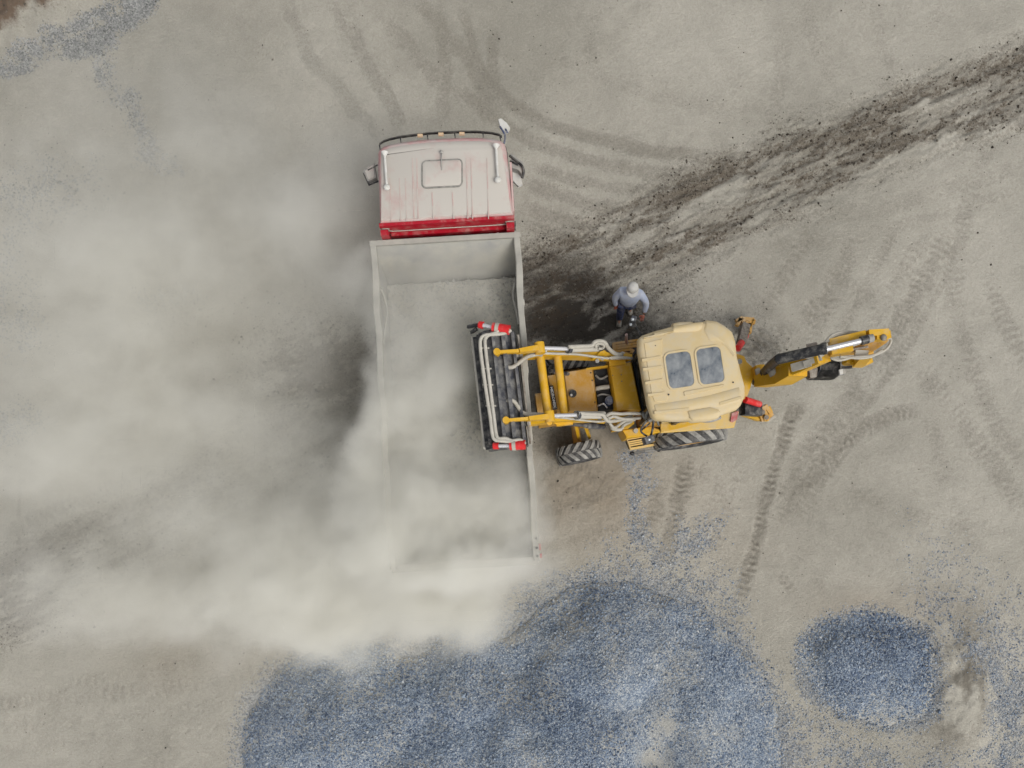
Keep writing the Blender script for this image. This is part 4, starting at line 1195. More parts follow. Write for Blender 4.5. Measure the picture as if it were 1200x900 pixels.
# nose panel with the lettering plate
bm = nb()
npx = [(508, 402), (594, 386), (627, 612), (566, 614)]
a = [Z2(*npx[0], 1.50), Z2(*npx[1], 1.62), Z2(*npx[2], 1.62), Z2(*npx[3], 1.50)]
loft(bm, [at_z(a, .70), a])
nose = part('nose', bm, M['yellow_dusty'], digger, bevel=.02)
pl = [Z2(516, 462, 1.525), Z2(541, 458, 1.565), Z2(566, 598, 1.565), Z2(541, 603, 1.525)]
bm = nb(); prism(bm, pl, (0, 0, .016)); plate = part('name_plate', bm, M['black'], nose, bevel=.004)
def lettering(txt, name, corner, xdir, ydir, height, mat, parent, width=None):
    cu = bpy.data.curves.new(name, 'FONT'); cu.body = txt; cu.size = 1.0; cu.extrude = .02; cu.resolution_u = 3; cu.offset = .018
    o = bpy.data.objects.new(name + '_tmp', cu); COL.objects.link(o)
    dg = bpy.context.evaluated_depsgraph_get()
    me = bpy.data.meshes.new_from_object(o.evaluated_get(dg))
    COL.objects.unlink(o); bpy.data.objects.remove(o); bpy.data.curves.remove(cu)
    me.name = name; me.materials.clear()
    n = len(me.vertices); co = np.empty(n * 3); me.vertices.foreach_get('co', co); co = co.reshape(-1, 3)
    co[:, 0] -= co[:, 0].min(); co[:, 1] -= co[:, 1].min()
    sx = (width / co[:, 0].max()) if width else height / co[:, 1].max()
    sy = height / co[:, 1].max()
    xd = np.array(xdir.normalized()); yd = np.array(ydir.normalized()); zd = np.cross(xd, yd)
    w = np.array(corner) + co[:, :1] * sx * xd + co[:, 1:2] * sy * yd + co[:, 2:3] * .15 * zd
    me.vertices.foreach_set('co', w.ravel().astype(np.float32))
    return link_mesh(name, me, mat, parent)
xd = (pl[3] - pl[0]); yd = (pl[1] - pl[0])
lettering('HIDROMEK', 'lettering', pl[0] + UP * .019 + xd * .06 + yd * .22, xd, yd, yd.length * .58, M['text_white'], plate, width=xd.length * .88)

# --- loader arms
def arm_z(px): return 1.75 + (741 - px) * (3.25 - 1.75) / 155.0      # height along the arm (photo plan column)
def A2(x, y, dz=0.0):
    z = arm_z(540 + x / 5.0) + dz
    return Z2(x, y, z)
for side in (0, 1):
    bm = nb()
    if side == 0: seq = [(262, 285), (345, 284), (465, 276), (600, 279), (760, 285), (835, 290), (985, 298)]
    else: seq = [(300, 686), (385, 680), (505, 662), (640, 655), (790, 650), (850, 648), (985, 640)]
    for i, ((x0, y0), (x1, y1)) in enumerate(zip(seq[:-1], seq[1:])):
        h0 = (.15, .18, .25, .30, .27, .24, .2)[i]; h1 = (.18, .25, .30, .27, .24, .2, .2)[i]
        beam(bm, A2(x0, y0, -.10), A2(x1, y1, -.10), .105, h0, .105, h1)
    arm = part('loader_arm', bm, M['yellow'], digger, bevel=.010)
    # dusty flat on the front stretch
    bm = nb()
    if side == 0: beam(bm, A2(188, 290, -.12), A2(350, 286, -.06), .085, .16)
    else: beam(bm, A2(236, 690, -.12), A2(395, 682, -.06), .085, .16)
    part('arm_tip', bm, M['barrel'], arm, bevel=.01)
    # bracket / tower
    bm = nb()
    s = 1 if side else -1
    if side == 0:
        pts = [(765, 312), (862, 318), (880, 290), (838, 258), (815, 266), (782, 300)]
    else:
        pts = [(770, 640), (846, 640), (862, 660), (838, 684), (800, 680), (775, 660)]
    prism(bm, [A2(x, y, .03) for x, y in pts], (0, 0, .09))
    part('arm_bracket', bm, M['yellow'], arm, bevel=.012)
    bm = nb()
    for (x, y) in (((830, 300), (800, 315), (470, 278)) if side == 0 else ((815, 662), (845, 650), (515, 662))):
        cyl(bm, A2(x, y, .04), A2(x, y, .16), .035, n=14)
    each('pivot_pin', bm, M['grey'], arm, smooth='auto')
    # bucket lever (yellow, thin towards its eye)
    bm = nb()
    if side == 0: p0, p1, p2 = Z2(212, 265, 3.46), Z2(335, 259, 3.36), Z2(462, 240, 3.12)
    else: p0, p1, p2 = Z2(265, 664, 3.46), Z2(390, 655, 3.36), Z2(520, 642, 3.12)
    beam(bm, p0, p1, .045, .08, .055, .10); beam(bm, p1, p2, .065, .11, .095, .12)
    e = p0; cyl(bm, e - UP * .06, e + UP * .06, .056, n=18)
    cyl(bm, p2 - LAT * .09, p2 + LAT * .09, .085, n=18)
    part('bucket_lever', bm, M['yellow'], arm, bevel=.006)
    bm = nb()
    if side == 0: beam(bm, Z2(455, 216, 2.98), Z2(462, 260, 2.98), .10, .14); cyl(bm, Z2(455, 214, 3.05), Z2(455, 214, 3.13), .045, n=14)
    else: beam(bm, Z2(512, 628, 2.98), Z2(520, 670, 2.98), .10, .14); cyl(bm, Z2(520, 676, 3.05), Z2(520, 676, 3.13), .045, n=14)
    part('lever_post', bm, M['yellow'], arm, bevel=.012)
    # tilt cylinder
    if side == 0: r0, r1, b1 = Z2(478, 240, 3.02), Z2(625, 244, 2.80), Z2(800, 238, 2.42)
    else: r0, r1, b1 = Z2(535, 636, 3.02), Z2(675, 632, 2.80), Z2(838, 632, 2.42)
    bm = nb(); cyl(bm, r0, r1, .034, n=14); part('cylinder_rod', bm, M['chrome'], arm, smooth='auto')
    bm = nb(); cyl(bm, r1, b1, .066, n=18); part('cylinder_barrel', bm, M['barrel'], arm, smooth='auto')
    bm = nb(); cyl(bm, r1, r1.lerp(b1, .09), .076, n=18); part('cylinder_gland', bm, M['dark_steel'], arm, smooth='auto')
    # hoses
    bm = nb()
    if side == 0:
        tube(bm, [Z2(632, 234, 2.88), Z2(700, 230, 2.74), Z2(765, 226, 2.66), Z2(785, 205, 2.66), Z2(815, 199, 2.62), Z2(845, 208, 2.56), Z2(865, 240, 2.42), Z2(905, 272, 2.2), Z2(945, 278, 2.05)], .036)
        tube(bm, [Z2(795, 240, 2.6), Z2(790, 222, 2.64), Z2(812, 212, 2.64), Z2(838, 222, 2.58), Z2(830, 240, 2.5), Z2(805, 243, 2.5)], .026)
        tube(bm, [Z2(225, 354, 3.30), Z2(262, 352, 3.30), Z2(305, 350, 3.28), Z2(350, 318, 3.2), Z2(395, 288, 3.1), Z2(470, 270, 2.96)], .034)
        tube(bm, [Z2(470, 268, 2.98), Z2(560, 272, 2.84), Z2(680, 276, 2.62), Z2(800, 292, 2.40), Z2(880, 300, 2.2), Z2(980, 298, 2.0)], .022)
        tube(bm, [Z2(462, 220, 3.0), Z2(492, 236, 3.0), Z2(500, 262, 2.96)], .018)
        tube(bm, [Z2(870, 300, 2.25), Z2(920, 292, 2.15), Z2(1005, 300, 2.0)], .024)
    else:
        tube(bm, [Z2(262, 556, 3.30), Z2(285, 545, 3.32), Z2(315, 555, 3.30), Z2(345, 598, 3.24), Z2(372, 622, 3.18), Z2(440, 628, 3.08), Z2(520, 632, 3.0)], .034)
        tube(bm, [Z2(690, 622, 2.84), Z2(760, 626, 2.70), Z2(828, 630, 2.60), Z2(845, 650, 2.52), Z2(870, 668, 2.42), Z2(930, 660, 2.2), Z2(1000, 640, 2.0)], .034)
        tube(bm, [Z2(850, 640, 2.5), Z2(880, 622, 2.45), Z2(935, 625, 2.3), Z2(985, 622, 2.15), Z2(1055, 624, 2.0)], .030)
        tube(bm, [Z2(862, 655, 2.46), Z2(895, 640, 2.4), Z2(935, 652, 2.3), Z2(990, 655, 2.15), Z2(1050, 648, 2.0)], .028)
        tube(bm, [Z2(880, 690, 2.1), Z2(892, 712, 2.1), Z2(935, 716, 2.05), Z2(955, 690, 2.0), Z2(1000, 668, 1.95)], .034)
        tube(bm, [Z2(870, 675, 2.3), Z2(885, 695, 2.2), Z2(905, 704, 2.15), Z2(960, 668, 2.05), Z2(1020, 660, 1.95)], .026)
        tube(bm, [Z2(505, 640, 2.98), Z2(600, 648, 2.76), Z2(700, 660, 2.55), Z2(800, 670, 2.35), Z2(860, 664, 2.3)], .020)
    each('hydraulic_hose', bm, M['hose'], arm, smooth=True)
    # lift cylinder under the arm
    bm = nb()
    y_ = -.47 if side == 0 else .47
    cyl(bm, D(1.55, y_, 2.2), D(.95, y_, 1.35), .035, n=12); cyl(bm, D(.95, y_, 1.35), D(.55, y_, .80), .06, n=14)
    part('lift_cylinder', bm, M['dark_steel'], arm, smooth='auto')
    bm = nb()
    dbox(bm, (.28, -.55 if side == 0 else .55, 1.35), (.30, .14, .95))
    part('arm_tower', bm, M['yellow'], digger, bevel=.015)
# cross tubes between the arms
for (a_, b_) in (((465, 282), (510, 632)), ((566, 280), (605, 625))):
    bm = nb(); cyl(bm, A2(*a_, -.06), A2(*b_, -.06), .072, n=22); part('cross_tube', bm, M['yellow'], digger, smooth='auto')
bm = nb()
prism(bm, [A2(x, y, -.26) for x, y in ((553, 680), (560, 702), (655, 690), (650, 668))], (0, 0, .12))
prism(bm, [A2(x, y, -.20) for x, y in ((505, 672), (640, 664), (640, 682), (560, 690))], (0, 0, .08))
part('arm_gusset', bm, M['yellow'], digger, bevel=.01)

# --- 4-in-1 bucket, tipped
BA, BB = Z2(170, 135, 3.42), Z2(245, 800, 3.42)          # its two ends (centre line), top
ax = (BB - BA); BLEN = ax.length; axn = ax.normalized()
fw = Vector((axn.y, -axn.x, 0))
if fw.dot(FWD) < 0: fw = -fw                               # pointing to the truck bed
def K(t, f, z): return BA + axn * (t * BLEN) + fw * f + UP * (z - 3.42)
# tipped clam: rounded back shell, profile in (f, z)
prof_b = [(.24, 2.62), (.25, 2.85), (.235, 3.05), (.17, 3.22), (.07, 3.33), (-.06, 3.36), (-.20, 3.32), (-.32, 3.20), (-.40, 3.02), (-.43, 2.80)]
bm = nb()
outer = [[K(t, f, z) for f, z in prof_b] for t in np.linspace(0, 1, 12)]
innr = [[K(t, f * .9, z - .05) for f, z in prof_b] for t in np.linspace(0, 1, 12)]
for arr, flip in ((outer, 0), (innr, 1)):
    vs_ = [[bm.verts.new(p) for p in r] for r in arr]
    for i in range(len(vs_) - 1):
        for j in range(len(prof_b) - 1):
            bm.faces.new((vs_[i][j], vs_[i][j + 1], vs_[i + 1][j + 1], vs_[i + 1][j]))
bkt = part('front_bucket', bm, M['dark_steel'], digger, smooth=True)
for t in (0, 1):
    bm = nb(); prism(bm, [K(t, f, z) for f, z in prof_b], axn * (.03 if t else -.03)); part('bucket_cheek', bm, M['dark_steel'], bkt, bevel=.006)
for f, z, w, m in ((.20, 3.28, .05, 'black'), (.10, 3.39, .05, 'dark_steel'), (-.04, 3.42, .05, 'dark_steel'), (-.20, 3.39, .06, 'dark_steel'), (-.36, 3.24, .05, 'dark_steel')):
    bm = nb(); beam(bm, K(.01, f, z), K(.99, f, z), w, .06); part('stiffener', bm, M[m], bkt, bevel=.008)
bm = nb(); beam(bm, K(-.01, .30, 3.06), K(1.01, .30, 3.06), .045, .05)
part('cutting_edge', bm, M['barrel'], bkt, bevel=.004)
bm = nb(); beam(bm, K(.0, .26, 3.10), K(1.0, .26, 3.10), .06, .04); part('edge_plate', bm, M['black'], bkt)
bm = nb(); beam(bm, K(.02, -.455, 3.0), K(1.0, -.455, 3.0), .03, .2); part('rear_plate', bm, M['brown'], bkt, bevel=.004)
for pts_ in ([(290, 130), (282, 142), (245, 154), (180, 160), (140, 165), (118, 185), (115, 240), (130, 360), (150, 500), (172, 640), (185, 740), (200, 776), (250, 784), (305, 790), (318, 805)],
             [(225, 120), (214, 145), (200, 152), (168, 162), (148, 178), (142, 212), (156, 340), (176, 500), (194, 640), (206, 735), (220, 768), (262, 768), (300, 782), (350, 778), (378, 802)]):
    bm = nb(); tube(bm, [Z2(x, y, 3.47) for x, y in pts_], .029); part('bucket_hose', bm, M['hose_pale'], bkt, smooth=True)
bm = nb()
for x, y in ((128, 240), (150, 455), (168, 578), (140, 360)): beam(bm, Z2(x - 22, y, 3.44), Z2(x + 40, y, 3.44), .02, .02)
each('hose_clamp', bm, M['barrel'], bkt)
for (e0, e1, e2, e3, strap) in (((108, 102), (130, 106), (185, 118), (286, 134), (214, 124)), ((192, 812), (222, 812), (288, 810), (378, 806), (298, 800))):
    bm = nb(); cyl(bm, Z2(*e0, 3.38), Z2(*e1, 3.40), .058, n=16); c0 = part('clam_cylinder', bm, M['red'], bkt, smooth='auto')
    bm = nb(); cyl(bm, Z2(*e1, 3.40), Z2(*e2, 3.42), .034, n=14); part('cylinder_rod', bm, M['chrome'], c0, smooth='auto')
    bm = nb(); cyl(bm, Z2(*e2, 3.42), Z2(*e3, 3.46), .078, n=18); part('cylinder_barrel', bm, M['red'], c0, smooth='auto')
    sp = Vector(Z2(*e2, 3.42)).lerp(Z2(*e3, 3.46), .28); dd_ = (Z2(*e3, 3.46) - Z2(*e2, 3.42)).normalized()
    bm = nb(); cyl(bm, sp - dd_ * .03, sp + dd_ * .03, .086, n=18); part('cylinder_band', bm, M['hose'], c0, smooth='auto')
bm = nb()
for (a_, b_) in (((40, 116), (105, 104)), ((62, 148), (92, 128)), ((150, 828), (195, 815)), ((150, 800), (178, 790))):
    beam(bm, Z2(*a_, 3.2), Z2(*b_, 3.3), .05, .05)
each('bucket_tooth', bm, M['black'], bkt, bevel=.006)

# --- cab
RZ = 2.85
roof3 = [(228, 338), (246, 322), (300, 303), (382, 281), (388, 266), (420, 258), (470, 257), (484, 262), (526, 259), (545, 250), (590, 256), (628, 278), (662, 306), (676, 350), (684, 420), (704, 500), (720, 556),
         (719, 604), (700, 645), (682, 664), (608, 690), (596, 704), (545, 716), (478, 722), (464, 714), (400, 716), (312, 712), (292, 696), (272, 640), (258, 560), (240, 460), (228, 390)]
rf = [Z3(x, y, RZ) for x, y in roof3]
bm = nb()
loft(bm, [at_z(inset(rf, .05), 2.66), at_z(inset(rf, .0), 2.68), at_z(rf, 2.79), at_z(inset(rf, .025), 2.835), at_z(inset(rf, .075), 2.855)])
cabr = part('cab_roof', bm, M['cream'], digger, smooth='auto')
def zpatch(pts, z, k=3.913):
    return [Z3(x, y, z) for x, y in pts]
def roof_lump(pts, z1, name, mat, ins=.03):
    bm = nb(); r = zpatch(pts, z1)
    loft(bm, [at_z(r, 2.80), at_z(r, z1 - .02), at_z(inset(r, ins), z1)])
    return part(name, bm, mat, cabr, smooth='auto')
roof_lump([(252, 342), (330, 318), (390, 310), (430, 308), (500, 304), (520, 292), (524, 262), (480, 268), (392, 282), (385, 296), (300, 314)], 2.885, 'roof_pod', M['cream'])
roof_lump([(540, 262), (590, 268), (640, 302), (665, 350), (672, 400), (664, 420), (630, 372), (600, 352), (556, 348), (530, 300)], 2.88, 'roof_pod', M['cream'])
roof_lump([(456, 672), (560, 654), (600, 666), (606, 684), (545, 708), (480, 714), (464, 702)], 2.885, 'roof_pod', M['cream'])
roof_lump([(300, 640), (450, 618), (560, 596), (690, 560), (706, 590), (690, 630), (600, 652), (450, 666), (320, 690), (304, 676)], 2.872, 'roof_pod', M['cream'])
roof_lump([(250, 360), (340, 340), (340, 570), (368, 600), (360, 630), (300, 632), (284, 590)], 2.868, 'roof_pod', M['cream'], .02)
roof_lump([(436, 582), (620, 548), (622, 560), (440, 604)], 2.872, 'roof_rib', M['cream'], .008)
for pts in ([(244, 440), (330, 425)], [(248, 482), (335, 470)], [(258, 545), (340, 530)], [(270, 600), (350, 590)], [(300, 680), (460, 664)], [(600, 640), (700, 610)]):
    bm = nb(); a_, b_ = Z3(*pts[0], 2.868), Z3(*pts[1], 2.868); beam(bm, a_, b_, .045, .03); part('roof_rib', bm, M['cream'], cabr, bevel=.010)
def tilted(cx, cy, w, h, r, ang):
    c_, s_ = math.cos(R(ang)), math.sin(R(ang))
    return [(cx + x * c_ - y * s_, cy + x * s_ + y * c_) for x, y in rrect(0, 0, w, h, r)]
for (cx, cy, w, h) in ((417, 483, 130, 172), (557, 463, 126, 176)):
    pts = tilted(cx, cy, w + 3, h + 6, 32, -8.5)
    bm = nb(); r = zpatch(pts, 2.865)
    loft(bm, [at_z(r, 2.83), at_z(r, 2.872), at_z(inset(r, .03), 2.872), at_z(inset(r, .035), 2.84)], cap0=True, cap1=True)
    wf = part('roof_window', bm, M['cream'], cabr, smooth='auto')
    bm = nb(); r2 = inset(r, .026); loft(bm, [at_z(r2, 2.83), at_z(r2, 2.862), at_z(inset(r2, .02), 2.866)]); pn = part('pane', bm, M['roof_glass'], wf, smooth='auto')
bm = nb()
for x, y in ((662, 540), (366, 596), (305, 372)): blob(bm, Z3(x, y, 2.862), (.015, .015, .008))
each('roof_bolt', bm, M['black'], cabr, smooth=True)
# side lamps under the roof edge
bm = nb(); tube(bm, [Z3(515, 716, 2.68), Z3(560, 716, 2.66), Z3(605, 700, 2.66)], .03); part('work_light', bm, M['grey'], cabr, smooth=True)
# body of the cab
bm = nb()
inner = inset(rf, .10)
loft(bm, [at_z(inset(rf, .14), .80), at_z(inset(rf, .12), 1.35), at_z(inset(rf, .12), 1.40)])
part('cab_body', bm, M['yellow_dusty'], digger, smooth='auto')
bm = nb()
loft(bm, [at_z(inset(rf, .16), 1.40), at_z(inset(rf, .13), 2.64)])
part('cab_window', bm, M['glass'], digger, smooth='auto')
for (x, y) in ((238, 345), (292, 700), (660, 330), (706, 610), (440, 270), (470, 712)):
    p = Z3(x, y, 2.85); c0 = Z3(470, 480, 2.85)
    d_ = (c0 - p); d_.z = 0; p = p + d_.normalized() * .125
    bm = nb(); beam(bm, Vector((p.x, p.y, 1.38)), Vector((p.x, p.y, 2.67)), .07, .07); part('pillar', bm, M['black'], digger, bevel=.01)
# dark dashboard / wiper shelf between cowl and roof
bm = nb()
dp = quadz([(1008, 322), (1040, 312), (1098, 620), (1062, 606)], 1.62)
loft(bm, [at_z(dp, .95), at_z(dp, 1.62)]); part('scuttle', bm, M['clean_black'], digger)

# --- steps, tanks, fenders
def step(name_pts, slots, rung, zt, zs, arm_par):
    bm = nb()
    t4 = [ZS(x, y, zt) for x, y in name_pts[0]]
    loft(bm, [at_z(t4, .50), at_z(t4, zt - .02), at_z(inset(t4, .02), zt)])
    tank = part('side_tank', bm, M['yellow'], digger, smooth='auto')
    bm = nb()
    f4 = [ZS(x, y, zs) for x, y in name_pts[1]]
    n4 = len(f4)
    in4 = inset(f4, .045)
    for i in range(4):
        a_, b_, c_, d_ = f4[i], f4[(i + 1) % 4], in4[(i + 1) % 4], in4[i]
        hexa(bm, at_z([a_, b_, c_, d_], zs - .10) + at_z([a_, b_, c_, d_], zs))
    stp = part('step', bm, M['cream_yellow'], tank, bevel=.006)
    bm = nb()
    for k in range(1, slots):
        t = k / slots
        beam(bm, in4[0].lerp(in4[1], t) - UP * .015, in4[3].lerp(in4[2], t) - UP * .015, .028, .03)
    each('tread_bar', bm, M['cream_yellow'], stp)
    bm = nb(); hexa(bm, at_z(in4, zs - .30) + at_z(in4, zs - .12)); part('step_well', bm, M['clean_black'], stp)
    if rung:
        bm = nb(); tube(bm, [ZS(*rung[0], .36), ZS(*rung[1], .36)], .026, sub=1); part('lower_rung', bm, M['grey'], stp, smooth=True)
        bm = nb()
        for r_ in rung: blob(bm, ZS(*r_, .38), (.05, .045, .05))
        each('rung_mount', bm, M['black'], stp, smooth=True)
step([[(503, 132), (690, 108), (748, 130), (752, 150), (530, 188)], [(530, 188), (556, 266), (770, 228), (745, 148)]], 4, [(566, 288), (742, 264)], 1.12, .78, 0)
bm = nb(); t4 = [zoomer(620, 360, 7.5)(x, y, .95) for x, y in ((735, 318), (958, 285), (962, 380), (890, 420), (745, 395))]
loft(bm, [at_z(t4, .5), at_z(t4, .80)]); tk = part('side_tank', bm, M['black'], digger)
bm = nb()
zz = zoomer(620, 360, 7.5)
for (a_, b_) in (((740, 322), (955, 290)), ((745, 345), (958, 316)), ((748, 366), (958, 340)), ((752, 390), (900, 372))): beam(bm, zz(*a_, .98), zz(*b_, .98), .045, .04)
for (a_, b_) in (((742, 316), (752, 396)), ((800, 400), (905, 420)), ((915, 372), (890, 412))): beam(bm, zz(*a_, .98), zz(*b_, .98), .06, .05)
part('step', bm, M['yellow_dusty'], tk, bevel=.006)
bm = nb(); c = zz(822, 412, 1.15); cyl(bm, c - UP * .1, c, .05, n=16); part('tank_cap', bm, M['white'], tk, smooth='auto')
bm = nb(); c = ZS(590, 140, 1.13); cyl(bm, c - UP * .05, c + UP * .03, .05, .045, n=16); part('tank_cap', bm, M['hose'], digger, smooth='auto')
for s in (1, -1):
    bm = nb()
    if s == 1:
        r_o = [ZB(x, y, 1.5) for x, y in ((408, 205), (700, 184), (1055, 158), (1098, 18), (1060, 0), (700, 20), (410, 100))]
    else:
        r_o = [D(-.42, -.78, 1.5), D(-1.0, -.80, 1.5), D(-1.78, -.80, 1.5), D(-1.80, -.5, 1.5), D(-.42, -.5, 1.5)]
    loft(bm, [at_z(r_o, 1.44), at_z(r_o, 1.475), at_z(inset(r_o, .02), 1.50)])
    fd = part('fender', bm, M['cream_yellow'], digger, smooth='auto')
    bm = nb()
    if s == 1:
        q = [ZB(x, y, 1.52) for x, y in ((1030, 32), (1088, 12), (1076, 88), (1040, 112), (1018, 104))]
    else:
        q = [D(-1.72, -.66, 1.52), D(-1.72, -.76, 1.52), D(-1.56, -.76, 1.52), D(-1.56, -.66, 1.52)]
    prism(bm, at_z(q, 1.49), (0, 0, .05)); part('tail_light', bm, M['red_lens'], fd, bevel=.012)
bm = nb(); bm_pts = [ZB(x, y, 1.53) for x, y in ((408, 128), (700, 100), (840, 96), (700, 130), (560, 168), (415, 196))]
prism(bm, at_z(bm_pts, 1.495), (0, 0, .014)); part('fender_cover', bm, M['yellow'], digger, bevel=.004)
# mirrors on folding arms
bm = nb()
tube(bm, [ZB(345, 90, 2.45), ZB(335, 170, 2.35), ZB(318, 235, 2.25)], .020); tube(bm, [ZB(290, 90, 2.4), ZB(232, 182, 2.3), ZB(285, 235, 2.25)], .017); tube(bm, [ZB(312, 120, 2.4), ZB(240, 180, 2.3)], .014)
ma = part('mirror_arm', bm, M['black'], digger, smooth=True)
bm = nb(); c = ZB(297, 268, 2.2); box(bm, (0, 0, 0), (.16, .12, .28), Matrix.Translation(c) @ Matrix.Rotation(R(20), 4, 'Z')); part('mirror', bm, M['dark_steel'], ma, bevel=.03, smooth='auto')
bm = nb(); c = ZB(305, 262, 2.345); blob(bm, c, (.03, .028, .02)); each('mirror_clamp', bm, M['mirror_glass'], ma, smooth=True)
z5 = zoomer(700, 310, 9.0)
bm = nb(); tube(bm, [z5(388, 610, 2.3), z5(420, 680, 2.4), z5(458, 742, 2.5)], .024); tube(bm, [z5(372, 580, 2.3), z5(345, 640, 2.25)], .016)
ma = part('mirror_arm', bm, M['black'], digger, smooth=True)
bm = nb(); c = z5(362, 622, 2.1); box(bm, (0, 0, 0), (.09, .20, .28), Matrix.Translation(c) @ Matrix.Rotation(R(-18), 4, 'Z')); part('mirror', bm, M['dark_steel'], ma, bevel=.025, smooth='auto')
bm = nb(); blob(bm, z5(372, 580, 2.3), (.035, .03, .03)); blob(bm, z5(352, 632, 2.26), (.03, .03, .02)); each('mirror_clamp', bm, M['mirror_glass'], ma, smooth=True)
bm = nb(); tube(bm, [z5(306, 740, 1.5), z5(306, 800, 1.3), z5(312, 830, 1.1)], .03); part('grab_rail', bm, paint('faded_pink', (.5, .30, .28), .6, dust=.3), digger, smooth=True)
# dark wiring by the front pillar
bm = nb()
tube(bm, [ZB(245, 20, 2.0), ZB(270, 70, 2.0), ZB(320, 95, 2.1)], .035); tube(bm, [ZB(300, 10, 2.2), ZB(285, 60, 2.1), ZB(340, 85, 2.2)], .03); tube(bm, [ZB(380, 95, 1.9), ZB(388, 135, 1.8)], .02)
each('cable', bm, M['seal'], digger, smooth=True)

# --- rear frame, stabilisers, digging arm
bm = nb()
rp_ = [Z8(x, y, 1.0) for x, y in ((60, 330), (92, 330), (132, 345), (150, 385), (190, 420), (196, 480), (178, 560), (150, 640), (120, 650), (60, 500))]
loft(bm, [at_z(rp_, .62), at_z(rp_, 1.0)]); rfm = part('rear_frame', bm, M['yellow'], digger, bevel=.02)
bm = nb(); cyl(bm, Z8(100, 382, 1.0), Z8(100, 382, 1.05), .05, n=16); part('frame_bolt', bm, M['grey'], rfm, smooth='auto')
# upper stabiliser
bm = nb()
beam(bm, Z8(112, 250, .95), Z8(140, 130, .50), .16, .14); st = part('stabilizer_leg', bm, M['brown'], digger, bevel=.015)
bm = nb(); cyl(bm, Z8(88, 290, 1.12), Z8(142, 200, .72), .068, n=16); part('stabilizer_cylinder', bm, M['red'], st, smooth='auto')
bm = nb()
for (a_, b_) in (((75, 100), (118, 76)), ((80, 132), (105, 80)), ((115, 82), (198, 90)), ((198, 90), (192, 120)), ((110, 128), (180, 128)), ((128, 96), (122, 185)), ((176, 100), (168, 185)), ((122, 182), (168, 182)), ((145, 100), (160, 150))):
    beam(bm, Z8(*a_, .24), Z8(*b_, .24), .07, .09)
part('stabilizer_pad', bm, M['yellow_dusty'], st, bevel=.012)
bm = nb(); prism(bm, [Z8(x, y, .14) for x, y in ((85, 100), (190, 95), (180, 160), (120, 170))], (0, 0, .06)); part('pad_plate', bm, M['brown'], st, bevel=.008)
# lower stabiliser
bm = nb()
prism(bm, [Z8(x, y, .30) for x, y in ((105, 735), (240, 745), (300, 700), (320, 745), (290, 805), (210, 800), (108, 765))], (0, 0, .12)); st = part('stabilizer_leg', bm, M['yellow'], digger, bevel=.02)
bm = nb(); beam(bm, Z8(118, 712, .78), Z8(238, 722, .55), .26, .16); part('leg_guard', bm, M['black'], st, bevel=.02)
bm = nb(); cyl(bm, Z8(138, 650, 1.0), Z8(240, 682, .66), .062, n=16); part('stabilizer_cylinder', bm, M['red'], st, smooth='auto')
bm = nb()
for (a_, b_) in (((255, 700), (300, 790)), ((275, 690), (325, 765)), ((240, 740), (262, 800)), ((250, 715), (290, 700)), ((262, 790), (318, 762))):
    beam(bm, Z8(*a_, .46), Z8(*b_, .42), .07, .10)
part('leg_link', bm, M['yellow_dusty'], st, bevel=.01)
bm = nb(); prism(bm, [Z8(x, y, .08) for x, y in ((225, 812), (300, 812), (352, 775), (338, 762), (290, 798))], (0, 0, .07)); part('stabilizer_pad', bm, M['hose'], st, bevel=.01)
bm = nb(); cyl(bm, Z8(262, 738, .5), Z8(262, 738, .6), .05, n=14); cyl(bm, Z8(290, 775, .5), Z8(290, 775, .56), .045, n=14); each('leg_pin', bm, M['brown'], st, smooth='auto')
# swing post
bm = nb()
prism(bm, [Z8(x, y, .85) for x, y in ((165, 440), (200, 432), (262, 440), (290, 470), (285, 520), (215, 540), (180, 530))], (0, 0, .40)); sw = part('swing_post', bm, M['yellow'], digger, bevel=.03)
bm = nb(); cyl(bm, Z8(212, 525, 1.2), Z8(260, 505, 1.35), .07, n=14); cyl(bm, Z8(192, 532, 1.25), Z8(210, 526, 1.25), .045, n=12); part('swing_cylinder', bm, M['black'], sw, smooth='auto')
bm = nb(); prism(bm, [Z8(x, y, 1.26) for x, y in ((205, 440), (232, 428), (240, 440), (232, 482), (212, 478))], (0, 0, .05)); part('post_cover', bm, M['hose'], sw, bevel=.01)
# boom: root plates, lower beam, fork that carries the dipper cylinder
bm = nb()
s1, s2, s3, s4 = Z6(120, 760, 1.25), Z6(430, 665, 1.95), Z6(620, 590, 2.45), Z6(960, 450, 3.0)
beam(bm, s1, s2, .20, .26, .34, .34); beam(bm, s2, s3, .34, .34, .24, .34); beam(bm, s3, s4, .16, .32, .14, .28)
beam(bm, Z6(345, 560, 1.9), Z6(700, 480, 2.62), .07, .30)
boom = part('boom', bm, M['yellow'], sw, bevel=.02)
bm = nb(); beam(bm, Z6(540, 575, 2.66), Z6(800, 500, 2.92), .13, .06); beam(bm, Z6(700, 525, 2.85), Z6(930, 440, 3.05), .09, .05); beam(bm, Z6(905, 375, 3.2), Z6(935, 430, 3.2), .07, .05); part('boom_plate', bm, M['hose'], boom, bevel=.008)
bm = nb(); beam(bm, Z6(255, 650, 1.85), Z6(340, 600, 2.0), .12, .10); tube(bm, [Z6(270, 700, 1.8), Z6(330, 720, 1.85), Z6(380, 660, 2.0), Z6(400, 590, 2.1)], .04); part('boom_hose', bm, M['hose'], boom, smooth=True)
bm = nb(); tube(bm, [Z6(290, 690, 1.86), Z6(340, 705, 1.92), Z6(385, 640, 2.05)], .035); part('boom_pipe', bm, M['black'], boom, smooth=True)
